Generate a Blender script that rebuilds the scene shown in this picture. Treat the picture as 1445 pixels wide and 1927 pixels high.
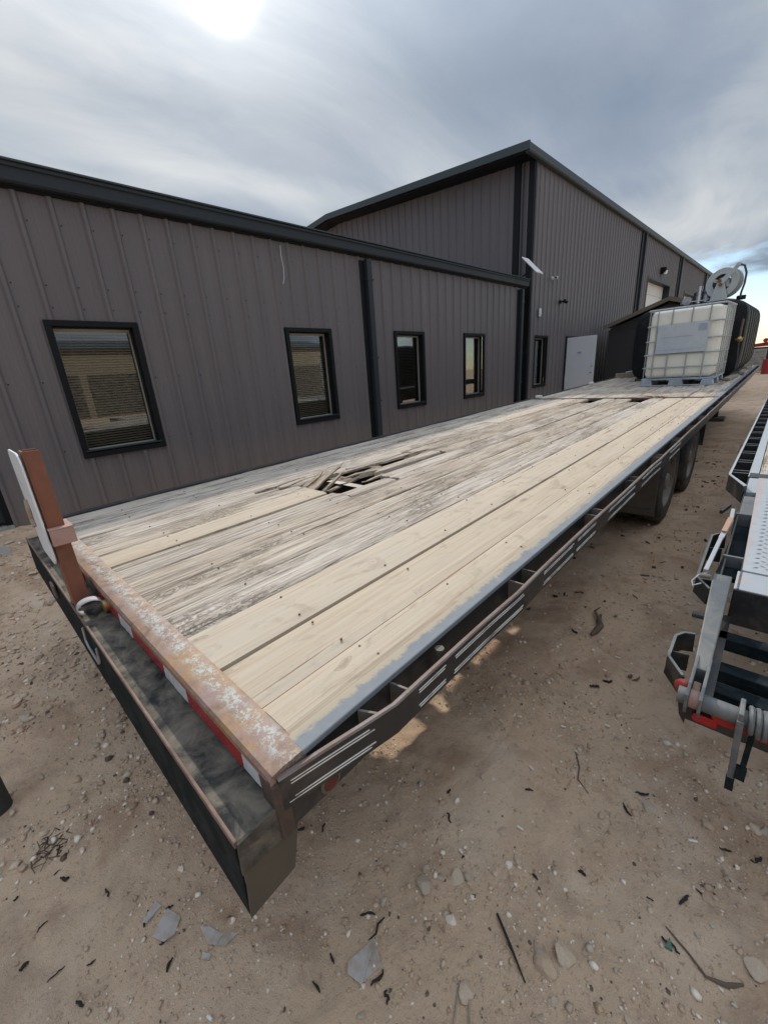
import bpy, bmesh, math, random
import numpy as np
from mathutils import Vector, Matrix
rnd = random.Random(7)
for o in list(bpy.data.objects): bpy.data.objects.remove(o)
sc = bpy.context.scene
COL = sc.collection
R = math.radians

# ------------------------------------------------------------------ camera
cam_d = bpy.data.cameras.new('camera'); cam = bpy.data.objects.new('camera', cam_d); COL.objects.link(cam)
cam_d.sensor_fit = 'VERTICAL'; cam_d.sensor_height = 36.0; cam_d.sensor_width = 36.0
cam_d.lens = 765.0 / 1927.0 * 36.0
cam_d.clip_start = 0.02; cam_d.clip_end = 2000
cx, cy, cz = ((0.729, 0.68123, -0.06699), (0.17279, -0.27783, -0.94496), (-0.66235, 0.6773, -0.32025))
M = Matrix(((cx[0], -cy[0], -cz[0], 0.578), (cx[1], -cy[1], -cz[1], -0.2331), (cx[2], -cy[2], -cz[2], 1.5812), (0, 0, 0, 1)))
cam.matrix_world = M
sc.camera = cam

# ------------------------------------------------------------------ light
SUN_EL, SUN_AZ = 36.5, 146.0
S = Vector((math.cos(R(SUN_EL)) * math.cos(R(SUN_AZ)), math.cos(R(SUN_EL)) * math.sin(R(SUN_AZ)), math.sin(R(SUN_EL))))
sun_d = bpy.data.lights.new('sun', 'SUN'); sun_d.energy = 1.5; sun_d.angle = R(1.1); sun_d.color = (1.0, 0.93, 0.82)
sun = bpy.data.objects.new('sun', sun_d); COL.objects.link(sun)
sun.rotation_euler = S.to_track_quat('Z', 'Y').to_euler(); sun.location = (-20, 12, 20)

def N(nt, typ, **kw):
    n = nt.nodes.new(typ)
    for k, v in kw.items():
        if k == 'ins':
            for a, b in v.items():
                if hasattr(b, 'is_output') or isinstance(b, bpy.types.NodeSocket): nt.links.new(b, n.inputs[a])
                else: n.inputs[a].default_value = b
        else: setattr(n, k, v)
    return n
def ramp(nt, fac, stops, interp='LINEAR'):
    n = nt.nodes.new('ShaderNodeValToRGB'); cr = n.color_ramp; cr.interpolation = interp
    while len(cr.elements) > 1: cr.elements.remove(cr.elements[-1])
    for i, (p, c) in enumerate(stops):
        e = cr.elements[0] if i == 0 else cr.elements.new(p)
        e.position = p; e.color = (c, c, c, 1) if isinstance(c, (int, float)) else (*c, 1)
    nt.links.new(fac, n.inputs[0]); return n.outputs[0]
def math_(nt, op, a, b=None, c=None, clamp=False):
    n = nt.nodes.new('ShaderNodeMath'); n.operation = op; n.use_clamp = clamp
    for i, v in enumerate((a, b, c)):
        if v is None: continue
        if isinstance(v, (int, float)): n.inputs[i].default_value = v
        else: nt.links.new(v, n.inputs[i])
    return n.outputs[0]
def mix(nt, f, a, b, blend='MIX'):
    n = nt.nodes.new('ShaderNodeMix'); n.data_type = 'RGBA'; n.blend_type = blend
    for i, v in ((0, f), (6, a), (7, b)):
        if isinstance(v, (int, float)): n.inputs[i].default_value = v if i == 0 else (v, v, v, 1)
        elif isinstance(v, tuple): n.inputs[i].default_value = (*v[:3], 1)
        else: nt.links.new(v, n.inputs[i])
    return n.outputs[2]
def noise(nt, vec, scale, detail=4, rough=0.55, dist=0.0):
    n = N(nt, 'ShaderNodeTexNoise'); n.inputs['Scale'].default_value = scale; n.inputs['Detail'].default_value = detail
    n.inputs['Roughness'].default_value = rough; n.inputs['Distortion'].default_value = dist
    if vec is not None: nt.links.new(vec, n.inputs['Vector'])
    return n.outputs[0]
def mapping(nt, vec, scale=(1, 1, 1), rot=(0, 0, 0), loc=(0, 0, 0)):
    n = N(nt, 'ShaderNodeMapping'); n.inputs['Scale'].default_value = scale; n.inputs['Rotation'].default_value = rot
    n.inputs['Location'].default_value = loc; nt.links.new(vec, n.inputs['Vector']); return n.outputs[0]

# world: hazy cirrostratus over a Nishita sky
W = bpy.data.worlds.new('World'); sc.world = W; W.use_nodes = True
nt = W.node_tree; nt.nodes.clear()
tc = N(nt, 'ShaderNodeTexCoord').outputs['Generated']
sky = N(nt, 'ShaderNodeTexSky'); sky.sky_type = 'NISHITA'; sky.sun_disc = False
sky.sun_elevation = R(SUN_EL); sky.sun_rotation = R(90 - SUN_AZ) % (2 * math.pi); sky.air_density = 1.0; sky.dust_density = 0.2
sep = N(nt, 'ShaderNodeSeparateXYZ', ins={0: tc})
dx, dy, dz = sep.outputs
den = math_(nt, 'ADD', math_(nt, 'MAXIMUM', dz, 0.0), 0.13)
px = math_(nt, 'DIVIDE', dx, den); py = math_(nt, 'DIVIDE', dy, den)
pv = N(nt, 'ShaderNodeCombineXYZ', ins={0: px, 1: py, 2: 0.0}).outputs[0]
big = noise(nt, mapping(nt, pv, (0.85, 0.45, 1), (0, 0, R(-35)), (3.1, 0.9, 0)), 1.0, 3, 0.5, 0.5)
fine = noise(nt, mapping(nt, pv, (2.4, 0.9, 1), (0, 0, R(-35)), (1.7, 5.2, 0)), 1.0, 6, 0.58, 0.7)
cl = math_(nt, 'ADD', math_(nt, 'MULTIPLY', big, 0.72), math_(nt, 'MULTIPLY', fine, 0.28))
ccol = ramp(nt, cl, [(0.38, (0.115, 0.147, 0.195)), (0.48, (0.158, 0.187, 0.232)), (0.57, (0.24, 0.262, 0.288)), (0.70, (0.385, 0.395, 0.39))])
hz = ramp(nt, dz, [(0.0, 1.0), (0.10, 0.0)])
ccol = mix(nt, math_(nt, 'MULTIPLY', hz, 0.8), ccol, (0.30, 0.325, 0.34))
# forward scattering of the sun through the thin cloud
dotn = N(nt, 'ShaderNodeVectorMath', operation='DOT_PRODUCT'); nt.links.new(tc, dotn.inputs[0]); dotn.inputs[1].default_value = Vector((-0.697, 0.450, 0.559))
dsun = math_(nt, 'MAXIMUM', dotn.outputs['Value'], 0.0)
a1 = math_(nt, 'MULTIPLY', math_(nt, 'POWER', dsun, 2600.0), 1.8)
a2 = math_(nt, 'MULTIPLY', math_(nt, 'POWER', dsun, 110.0), 0.12)
a3 = math_(nt, 'MULTIPLY', math_(nt, 'POWER', dsun, 9.0), 0.09)
au = math_(nt, 'MULTIPLY', math_(nt, 'ADD', math_(nt, 'ADD', a1, a2), a3), math_(nt, 'ADD', math_(nt, 'MULTIPLY', fine, 0.8), 0.6))
auc = mix(nt, 1.0, (1.0, 0.95, 0.83), N(nt, 'ShaderNodeCombineColor', ins={0: au, 1: au, 2: au}).outputs[0], 'MULTIPLY')
zen_boost = math_(nt, 'ADD', 0.95, math_(nt, 'MULTIPLY', math_(nt, 'MAXIMUM', math_(nt, 'SUBTRACT', dz, 0.45), 0.0), 3.1))  # sky overhead brightened beyond a real overcast, added to raise the ambient light
zc = N(nt, 'ShaderNodeCombineColor', ins={0: zen_boost, 1: zen_boost, 2: zen_boost}).outputs[0]
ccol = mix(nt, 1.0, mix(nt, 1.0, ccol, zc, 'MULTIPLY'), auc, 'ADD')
# the deck of cloud breaks up towards the far end of the yard (+Y)
cover = math_(nt, 'ADD', cl, math_(nt, 'MULTIPLY', math_(nt, 'SUBTRACT', 3.7, py), 0.28))
fine2 = noise(nt, mapping(nt, tc, (2.2, 2.2, 9.0), (0, 0, 0), (0.4, 0.2, 0.35)), 2.2, 5, 0.55, 0.3)
cover = math_(nt, 'ADD', cover, math_(nt, 'MULTIPLY', math_(nt, 'SUBTRACT', fine2, 0.5), 1.6))
cover = math_(nt, 'ADD', cover, math_(nt, 'MULTIPLY', math_(nt, 'SUBTRACT', 0.045, dz, clamp=True), 9.0))
cover = math_(nt, 'ADD', cover, math_(nt, 'MULTIPLY', math_(nt, 'SUBTRACT', dz, 0.20, clamp=True), 2.5))
cf = ramp(nt, cover, [(0.42, 0.0), (0.62, 1.0)])
bg1 = N(nt, 'ShaderNodeBackground', ins={'Color': sky.outputs[0], 'Strength': 0.07})
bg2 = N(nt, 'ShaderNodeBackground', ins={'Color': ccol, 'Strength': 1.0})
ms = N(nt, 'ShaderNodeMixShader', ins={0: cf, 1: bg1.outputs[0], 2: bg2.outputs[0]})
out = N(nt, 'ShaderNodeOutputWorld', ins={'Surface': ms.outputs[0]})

sc.view_settings.view_transform = 'Standard'; sc.view_settings.look = 'None'
sc.view_settings.gamma = 1.0; sc.view_settings.use_curve_mapping = False
sc.view_settings.exposure = 1.12
sc.cycles.max_bounces = 8; sc.cycles.transparent_max_bounces = 8

# ------------------------------------------------------------------ materials
def mat(name, build):
    m = bpy.data.materials.new(name); m.use_nodes = True; nt = m.node_tree
    b = nt.nodes['Principled BSDF']; build(nt, b); return m
def objco(nt, rand=True):
    v = N(nt, 'ShaderNodeTexCoord').outputs['Object']
    if rand:
        r = N(nt, 'ShaderNodeObjectInfo').outputs['Random']
        k = math_(nt, 'MULTIPLY', r, 37.0)
        c = N(nt, 'ShaderNodeCombineXYZ', ins={0: k, 1: k, 2: k}).outputs[0]
        a = N(nt, 'ShaderNodeVectorMath', operation='ADD'); nt.links.new(v, a.inputs[0]); nt.links.new(c, a.inputs[1]); v = a.outputs[0]
    return v
def bump(nt, b, h, strength=0.3, dist=0.01):
    n = N(nt, 'ShaderNodeBump', ins={'Height': h, 'Strength': strength, 'Distance': dist}); nt.links.new(n.outputs[0], b.inputs['Normal'])
def simple(name, col, rough=0.5, metal=0.0, var=0.12, scale=14.0, dirt=None, dirt_amt=0.35, bumpy=0.0, rand=True, spec=None):
    def f(nt, b):
        v = objco(nt, rand)
        n1 = noise(nt, v, scale, 5, 0.6)
        c = mix(nt, n1, tuple(x * (1 - var) for x in col), tuple(min(1, x * (1 + var)) for x in col))
        if dirt:
            n2 = ramp(nt, noise(nt, v, scale * 0.35, 6, 0.65, 0.6), [(0.62 - dirt_amt * 0.5, 0.0), (0.78 - dirt_amt * 0.3, 1.0)])
            c = mix(nt, math_(nt, 'MULTIPLY', n2, 0.85), c, dirt)
        nt.links.new(c, b.inputs['Base Color'])
        nt.links.new(math_(nt, 'ADD', math_(nt, 'MULTIPLY', n1, 0.25), rough - 0.12), b.inputs['Roughness'])
        b.inputs['Metallic'].default_value = metal
        if spec is not None: b.inputs['Specular IOR Level'].default_value = spec
        if bumpy: bump(nt, b, noise(nt, v, scale * 4, 4, 0.6), bumpy, 0.004)
    return mat(name, f)

def glines(nt, v, sx, sy, width, dist=0.4, det=2):
    n = noise(nt, mapping(nt, v, (sx, sy, sx * .5)), 1.0, det, 0.5, dist)
    a = math_(nt, 'ABSOLUTE', math_(nt, 'SUBTRACT', n, 0.5)); return ramp(nt, a, [(0.0, 1.0), (width, 0.0)])
def wood_new(nt, b):
    v = objco(nt)
    g = noise(nt, mapping(nt, v, (60, 1.7, 20)), 1.0, 5, 0.62, 0.6)
    g2 = noise(nt, mapping(nt, v, (22, 1.0, 10)), 1.0, 3, 0.5, 0.8)
    c = ramp(nt, g, [(0.28, (0.33, 0.255, 0.18)), (0.38, (0.435, 0.355, 0.265)), (0.56, (0.48, 0.405, 0.315)), (0.8, (0.525, 0.45, 0.36))])
    c = mix(nt, math_(nt, 'MULTIPLY', g2, 0.35), c, (0.51, 0.41, 0.30))
    # weather stains
    st = ramp(nt, noise(nt, mapping(nt, v, (7, 1.6, 4)), 1.0, 6, 0.65, 0.8), [(0.50, 0.0), (0.72, 0.6)])
    c = mix(nt, st, c, (0.43, 0.38, 0.32))
    # knots
    vo = N(nt, 'ShaderNodeTexVoronoi'); vo.voronoi_dimensions = '2D'; vo.inputs['Scale'].default_value = 1.0
    wob = N(nt, 'ShaderNodeTexNoise'); wob.inputs['Scale'].default_value = 14; nt.links.new(v, wob.inputs['Vector'])
    wv = N(nt, 'ShaderNodeVectorMath', operation='MULTIPLY_ADD'); nt.links.new(wob.outputs['Color'], wv.inputs[0]); wv.inputs[1].default_value = (.035, .05, 0); nt.links.new(v, wv.inputs[2])
    nt.links.new(mapping(nt, wv.outputs[0], (8.5, 2.6, 0.0)), vo.inputs['Vector'])
    kd = vo.outputs['Distance']
    kmask = ramp(nt, N(nt, 'ShaderNodeSeparateColor', ins={0: vo.outputs['Color']}).outputs[0], [(0.62, 0.0), (0.63, 1.0)], 'CONSTANT')
    ring = math_(nt, 'MULTIPLY', ramp(nt, kd, [(0.0, 0.95), (0.045, 0.7), (0.075, 0.25), (0.085, 0.85), (0.105, 0.0)]), kmask)
    ring = math_(nt, 'MULTIPLY', ring, math_(nt, 'ADD', math_(nt, 'MULTIPLY', noise(nt, v, 70, 3), 1.3), 0.0), clamp=True)
    rn = N(nt, 'ShaderNodeObjectInfo').outputs['Random']
    c = mix(nt, math_(nt, 'MULTIPLY', rn, 0.4), c, (0.53, 0.475, 0.395))
    sm = ramp(nt, noise(nt, mapping(nt, v, (11, 5, 4)), 1.0, 7, 0.7, 1.2), [(0.55, 0.0), (0.66, 0.6)])
    c = mix(nt, sm, c, (0.33, 0.265, 0.20))
    c = mix(nt, ring, c, (0.21, 0.15, 0.105))
    gl = math_(nt, 'MULTIPLY', glines(nt, v, 26, 0.42, 0.018), ramp(nt, g2, [(0.42, 0.25), (0.58, 0.9)]))
    c = mix(nt, math_(nt, 'MULTIPLY', gl, 0.55), c, (0.30, 0.20, 0.125))
    # drying cracks
    cr = noise(nt, mapping(nt, v, (62, 1.3, 10)), 1.0, 3, 0.5, 0.2)
    crm = ramp(nt, cr, [(0.31, 1.0), (0.325, 0.0)])
    c = mix(nt, math_(nt, 'MULTIPLY', crm, 0.8), c, (0.17, 0.115, 0.075))
    nt.links.new(c, b.inputs['Base Color']); b.inputs['Roughness'].default_value = 0.85; b.inputs['Specular IOR Level'].default_value = 0.2
    h = math_(nt, 'SUBTRACT', g, math_(nt, 'MULTIPLY', crm, 1.5)); bump(nt, b, h, 0.45, 0.004)
WOOD_NEW = mat('new_pine', wood_new)
def wood_old_f(light, mid, tint):
    def f(nt, b):
        v = objco(nt)
        g = noise(nt, mapping(nt, v, (95, 1.3, 30)), 1.0, 7, 0.68, 0.8)
        g3 = noise(nt, mapping(nt, v, (160, 5.0, 60)), 1.0, 4, 0.6, 0.3)
        p = noise(nt, mapping(nt, v, (6, 1.1, 3)), 1.0, 6, 0.7, 1.0)
        gg = math_(nt, 'ADD', math_(nt, 'MULTIPLY', g, 0.7), math_(nt, 'MULTIPLY', g3, 0.3))
        c = ramp(nt, gg, [(0.345, (0.06, 0.043, 0.03)), (0.38, (0.24, 0.18, 0.135)), (0.42, mid), (0.545, light), (0.75, tuple(min(.8, x * 1.12) for x in light))])
        rn = N(nt, 'ShaderNodeObjectInfo').outputs['Random']
        c = mix(nt, math_(nt, 'MULTIPLY', rn, 0.35), c, tint)
        c = mix(nt, ramp(nt, p, [(0.50, 0.0), (0.70, 0.5)]), c, tint)
        l1 = math_(nt, 'MULTIPLY', glines(nt, v, 40, 0.5, 0.030, 0.7), ramp(nt, g, [(0.40, 1.0), (0.58, 0.35)]))
        l2 = math_(nt, 'MULTIPLY', glines(nt, v, 105, 1.6, 0.035, 0.5, 3), ramp(nt, p, [(0.40, 0.25), (0.60, 0.9)]))
        ll = math_(nt, 'MAXIMUM', l1, l2)
        c = mix(nt, math_(nt, 'MULTIPLY', ll, 0.86), c, (0.12, 0.085, 0.058))
        # flaked checks across the grain
        ck = noise(nt, mapping(nt, v, (34, 13, 9)), 1.0, 5, 0.7, 1.8)
        pm = ramp(nt, noise(nt, mapping(nt, v, (4, 1.4, 2)), 1.0, 4, 0.6, 0.5), [(0.50, 0.0), (0.60, 1.0)])
        ckm = math_(nt, 'MULTIPLY', ramp(nt, ck, [(0.44, 0.0), (0.475, 1.0), (0.505, 1.0), (0.53, 0.0)]), pm)
        c = mix(nt, math_(nt, 'MULTIPLY', ckm, 0.55), c, (0.16, 0.115, 0.08))
        nt.links.new(c, b.inputs['Base Color']); b.inputs['Roughness'].default_value = 0.9; b.inputs['Specular IOR Level'].default_value = 0.15
        h = math_(nt, 'SUBTRACT', math_(nt, 'SUBTRACT', gg, math_(nt, 'MULTIPLY', ckm, 0.3)), math_(nt, 'MULTIPLY', ll, 0.4)); bump(nt, b, h, 0.9, 0.010)
    return f
WOOD_OLD = mat('weathered_wood', wood_old_f((0.60, 0.525, 0.435), (0.48, 0.40, 0.32), (0.39, 0.295, 0.21)))
WOOD_GREY = mat('grey_weathered_wood', wood_old_f((0.63, 0.565, 0.49), (0.52, 0.455, 0.385), (0.43, 0.35, 0.275)))
SPLIT = simple('split_wood', (0.40, 0.31, 0.225), 0.9, 0, 0.4, 45, (0.24, 0.18, 0.13), 0.45, bumpy=0.5)

def rust_bar(nt, b):
    v = objco(nt, False)
    n1 = noise(nt, v, 26, 7, 0.68, 0.4); n2 = noise(nt, v, 5, 4, 0.6, 0.5); n3 = noise(nt, v, 130, 3, 0.6)
    c = ramp(nt, n1, [(0.3, (0.12, 0.068, 0.05)), (0.5, (0.225, 0.14, 0.10)), (0.66, (0.30, 0.195, 0.14))])
    c = mix(nt, ramp(nt, n2, [(0.50, 0.0), (0.64, 0.8)]), c, mix(nt, n1, (0.26, 0.135, 0.055), (0.38, 0.225, 0.095)))
    c = mix(nt, ramp(nt, noise(nt, v, 8, 5, 0.6), [(0.5, 0.0), (0.65, 0.7)]), c, (0.27, 0.19, 0.19))
    sy = N(nt, 'ShaderNodeSeparateXYZ', ins={0: v}).outputs
    band = ramp(nt, math_(nt, 'MULTIPLY', sy[1], 10.0), [(0.22, 0.0), (0.42, 1.0), (0.62, 1.0), (0.80, 0.15)])
    fl = math_(nt, 'ADD', math_(nt, 'MULTIPLY', n1, 0.40), math_(nt, 'MULTIPLY', noise(nt, v, 95, 5, 0.7, 1.2), 0.60))
    fm = math_(nt, 'MULTIPLY', ramp(nt, fl, [(0.505, 0.0), (0.522, 1.0)]), band)
    fm = math_(nt, 'MULTIPLY', fm, ramp(nt, noise(nt, v, 3.3, 3, 0.5), [(0.36, 0.2), (0.46, 1.0)]))
    c = mix(nt, fm, c, (0.34, 0.375, 0.36))
    nt.links.new(c, b.inputs['Base Color']); b.inputs['Roughness'].default_value = 0.62
    bump(nt, b, math_(nt, 'ADD', math_(nt, 'ADD', n1, fm), n3), 0.25, 0.003)
RUSTBAR = mat('flaking_rusty_steel', rust_bar)
def side_rail(nt, b):
    v = objco(nt, False); sy = N(nt, 'ShaderNodeSeparateXYZ', ins={0: v}).outputs
    n1 = noise(nt, v, 17, 10, 0.78, 0.5)
    c = mix(nt, n1, (0.145, 0.16, 0.178), (0.245, 0.265, 0.285))
    edge = ramp(nt, math_(nt, 'ADD', math_(nt, 'MULTIPLY', sy[0], -14.0), math_(nt, 'MULTIPLY', math_(nt, 'SUBTRACT', n1, 0.5), 1.1)), [(0.40, 0.0), (0.56, 1.0)])
    fade = ramp(nt, math_(nt, 'MULTIPLY', sy[1], 0.25), [(0.30, 1.0), (0.75, 0.15)])
    c = mix(nt, math_(nt, 'MULTIPLY', edge, fade), c, (0.38, 0.32, 0.24))
    c = mix(nt, ramp(nt, noise(nt, v, 7, 5, 0.65), [(0.60, 0.0), (0.72, 0.7)]), c, (0.26, 0.15, 0.11))
    nt.links.new(c, b.inputs['Base Color']); b.inputs['Roughness'].default_value = 0.75; b.inputs['Specular IOR Level'].default_value = 0.3
    bump(nt, b, n1, 0.2, 0.003)
SIDERAIL = mat('grey_worn_rail', side_rail)
BLACK = simple('black_painted_steel', (0.018, 0.019, 0.021), 0.42, 0.0, 0.35, 20, (0.075, 0.062, 0.05), 0.25, 0.12)
BLACKD = simple('dusty_black_steel', (0.030, 0.030, 0.029), 0.6, 0.0, 0.35, 12, (0.19, 0.16, 0.125), 0.50, 0.2)
SOOT = simple('dusty_bumper_tray', (0.022, 0.023, 0.024), 0.8, 0.0, 0.5, 34, (0.19, 0.165, 0.13), 0.52, 0.35, spec=.2)
MUDDY = simple('mud_coated_steel', (0.085, 0.072, 0.052), 0.85, 0.0, 0.3, 9, (0.045, 0.04, 0.035), 0.35, 0.2)
BLUEBLACK = simple('blue_black_steel', (0.006, 0.011, 0.014), 0.75, 0.0, 0.5, 30, (0.028, 0.034, 0.036), 0.35, 0.1, spec=.08)
RUB = simple('worn_rub_rail', (0.185, 0.15, 0.14), 0.6, 0.1, 0.3, 22, (0.13, 0.075, 0.05), 0.5, 0.2)
RUST = simple('red_oxide_steel', (0.21, 0.078, 0.045), 0.65, 0.0, 0.3, 18, (0.13, 0.06, 0.04), 0.35, 0.15)
RUSTPINK = simple('faded_red_oxide', (0.40, 0.25, 0.21), 0.7, 0.0, 0.15, 22, (0.28, 0.15, 0.12), 0.3, 0.15)
EDGE = simple('rusty_edge', (0.20, 0.13, 0.10), 0.7, 0.0, 0.35, 30, (0.10, 0.06, 0.045), 0.5, 0.2)
WHITEP = simple('white_paint', (0.72, 0.74, 0.75), 0.45, 0.0, 0.06, 12, (0.42, 0.40, 0.36), 0.18)
DOORW = simple('white_door_paint', (0.66, 0.69, 0.72), 0.4, 0.0, 0.03, 6)
STRIPE = simple('white_stripe', (0.72, 0.71, 0.67), 0.5, 0.0, 0.15, 40, (0.10, 0.08, 0.06), 0.30)
TRED = simple('red_reflective_tape', (0.36, 0.018, 0.022), 0.25, 0.0, 0.15, 30)
TWHITE = simple('white_reflective_tape', (0.62, 0.64, 0.66), 0.25, 0.0, 0.08, 30, (0.4, 0.38, 0.35), 0.2)
TAPEB = simple('grey_tape_back', (0.36, 0.35, 0.35), 0.6, 0.0, 0.1, 30)
LENS = simple('red_lens', (0.42, 0.012, 0.012), 0.18, 0.0, 0.1, 40)
RUBBER = simple('tyre_rubber', (0.032, 0.033, 0.034), 0.8, 0.0, 0.3, 18, (0.11, 0.095, 0.08), 0.4, 0.3)
MUDFLAP = simple('dusty_mudflap', (0.072, 0.066, 0.056), 0.8, 0.0, 0.25, 7, (0.12, 0.105, 0.085), 0.5, 0.05)
HUBM = simple('dusty_wheel_rim', (0.24, 0.22, 0.20), 0.6, 0.3, 0.2, 14, (0.14, 0.12, 0.10), 0.4)
GALV = simple('galvanised_steel', (0.42, 0.44, 0.45), 0.42, 0.55, 0.12, 24, (0.27, 0.26, 0.25), 0.25)
GREYARM = simple('grey_steel_arm', (0.105, 0.115, 0.12), 0.6, 0.15, 0.3, 20, (0.20, 0.19, 0.175), 0.35, 0.15)
TREAD_ = None
def treadplate(nt, b):
    v = objco(nt, False)
    n1 = noise(nt, v, 18, 6, 0.65, 0.5)
    c = mix(nt, n1, (0.30, 0.325, 0.35), (0.47, 0.49, 0.50))
    sx = N(nt, 'ShaderNodeSeparateXYZ', ins={0: v}).outputs
    e = math_(nt, 'ADD', math_(nt, 'MULTIPLY', sx[0], 9.0), math_(nt, 'MULTIPLY', n1, 0.8))
    c = mix(nt, ramp(nt, math_(nt, 'SUBTRACT', e, 4.9), [(0.55, 0.75), (0.95, 0.0)]), c, (0.50, 0.33, 0.27))
    nt.links.new(c, b.inputs['Base Color']); b.inputs['Roughness'].default_value = 0.5; b.inputs['Metallic'].default_value = 0.2
    bump(nt, b, n1, 0.15, 0.003)
TREAD = mat('worn_tread_plate', treadplate)
LIGHTSTEEL = simple('pale_worn_steel', (0.36, 0.385, 0.41), 0.5, 0.1, 0.1, 15, (0.46, 0.33, 0.28), 0.15)

def wall_f(nt, b):
    v = objco(nt, False)
    n1 = noise(nt, mapping(nt, v, (3, 3, 0.35)), 1.0, 5, 0.6)
    n2 = noise(nt, v, 90, 3, 0.6)
    c = mix(nt, n1, (0.108, 0.096, 0.103), (0.148, 0.132, 0.140))
    rn = N(nt, 'ShaderNodeObjectInfo').outputs['Random']
    c = mix(nt, math_(nt, 'MULTIPLY', rn, 0.22), c, (0.18, 0.165, 0.173))
    stn = ramp(nt, noise(nt, mapping(nt, v, (9, 9, 0.5)), 1.0, 6, 0.7), [(0.54, 0.0), (0.72, 0.5)])
    c = mix(nt, stn, c, (0.19, 0.165, 0.15))
    c = mix(nt, math_(nt, 'MULTIPLY', n2, 0.18), c, (0.18, 0.155, 0.14))
    sz = N(nt, 'ShaderNodeSeparateXYZ', ins={0: v}).outputs[2]
    dust = math_(nt, 'MULTIPLY', ramp(nt, math_(nt, 'SUBTRACT', sz, math_(nt, 'MULTIPLY', n1, 0.6)), [(0.0, 1.0), (0.5, 0.0)]), 0.35)
    c = mix(nt, dust, c, (0.23, 0.18, 0.14))
    nt.links.new(c, b.inputs['Base Color']); b.inputs['Roughness'].default_value = 0.42; b.inputs['Specular IOR Level'].default_value = 0.5
    bump(nt, b, noise(nt, mapping(nt, v, (1.2, 1.2, 0.6)), 1.0, 3), 0.15, 0.02)
WALL = mat('bronze_wall_sheet', wall_f)
TRIM = simple('dark_slate_trim', (0.026, 0.033, 0.040), 0.5, 0.0, 0.15, 5, spec=.3)
TRIMB = simple('black_trim', (0.008, 0.009, 0.011), 0.5, 0.0, 0.2, 8, spec=.2)
ROOFM = simple('slate_roof_sheet', (0.045, 0.062, 0.07), 0.5, 0.0, 0.1, 5, spec=.4)
INTERIOR = simple('dark_room', (0.03, 0.028, 0.026), 0.9, 0.0, 0.2, 3)
BLIND = simple('beige_blind', (0.74, 0.66, 0.53), 0.6, 0.0, 0.06, 6)
BLINDF = simple('window_bead', (0.35, 0.33, 0.27), 0.4, 0.0, 0.06, 6)
def glass_f(nt, b):
    nt.nodes.remove(b)
    tr = N(nt, 'ShaderNodeBsdfTransparent', ins={'Color': (0.80, 0.80, 0.78, 1)})
    gl = N(nt, 'ShaderNodeBsdfGlossy', ins={'Color': (0.9, 0.93, 0.95, 1), 'Roughness': 0.01})
    fr = N(nt, 'ShaderNodeFresnel', ins={'IOR': 1.6})
    f = math_(nt, 'ADD', math_(nt, 'MULTIPLY', fr.outputs[0], 0.8), 0.06, clamp=True)
    m = N(nt, 'ShaderNodeMixShader', ins={0: f, 1: tr.outputs[0], 2: gl.outputs[0]})
    nt.links.new(m.outputs[0], nt.nodes['Material Output'].inputs['Surface'])
GLASS = mat('window_glass', glass_f)
SHED = simple('charcoal_shed_siding', (0.028, 0.027, 0.028), 0.7, 0.0, 0.1, 6)
SHEDTRIM = simple('tan_shed_trim', (0.15, 0.125, 0.095), 0.65, 0.0, 0.12, 8)
GARAGE = simple('white_garage_panel', (0.72, 0.71, 0.67), 0.45, 0.0, 0.04, 3)
TOTE = mat('milky_plastic', lambda nt, b: (b.inputs['Base Color'].__setattr__('default_value', (0.8, 0.77, 0.68, 1)), b.inputs['Roughness'].__setattr__('default_value', 0.38), b.inputs['Subsurface Weight'].__setattr__('default_value', 0.8), b.inputs['Subsurface Radius'].__setattr__('default_value', (0.45, 0.40, 0.32)), nt.links.new(mix(nt, noise(nt, objco(nt), 2.5, 4), (0.80, 0.77, 0.68), (0.88, 0.86, 0.78)), b.inputs['Base Color'])))
PALLET = simple('blue_grey_plastic', (0.36, 0.42, 0.48), 0.5, 0.0, 0.1, 14, (0.25, 0.25, 0.24), 0.3)
PLATE = simple('faded_blue_label_plate', (0.44, 0.50, 0.56), 0.4, 0.3, 0.15, 9, (0.56, 0.58, 0.60), 0.4)
PLATEINK = simple('worn_label_print', (0.33, 0.39, 0.46), 0.5, 0.1, 0.25, 60)
POLY = simple('black_poly_tank', (0.010, 0.011, 0.013), 0.6, 0.0, 0.2, 6, (0.03, 0.03, 0.03), 0.2, spec=.2)
REEL = simple('pale_grey_enamel', (0.46, 0.49, 0.48), 0.42, 0.1, 0.06, 12, (0.38, 0.36, 0.32), 0.15)
BRASS = simple('tarnished_brass', (0.38, 0.26, 0.10), 0.4, 0.7, 0.25, 30)
HOSE = simple('black_hose', (0.05, 0.045, 0.055), 0.55, 0.0, 0.2, 20)
BLUEP = simple('blue_cap', (0.03, 0.10, 0.36), 0.4, 0.0, 0.1, 20)
CHROME = simple('bright_pipe', (0.62, 0.63, 0.64), 0.25, 0.8, 0.1, 20)
TIMBER = simple('sawn_timber', (0.34, 0.28, 0.21), 0.85, 0.0, 0.25, 12, (0.2, 0.17, 0.14), 0.35, 0.3)
CONCRETE = simple('grey_concrete', (0.33, 0.32, 0.30), 0.9, 0.0, 0.15, 9, (0.24, 0.20, 0.16), 0.35, 0.3)
REDP = simple('faded_red_paint', (0.33, 0.03, 0.035), 0.5, 0.0, 0.15, 4)
TANW = simple('tan_wall_sheet', (0.29, 0.25, 0.185), 0.6, 0.0, 0.06, 3)
STONE = simple('pale_caliche', (0.60, 0.485, 0.365), 0.95, 0.0, 0.2, 22, (0.50, 0.37, 0.265), 0.5, 0.5)
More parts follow.
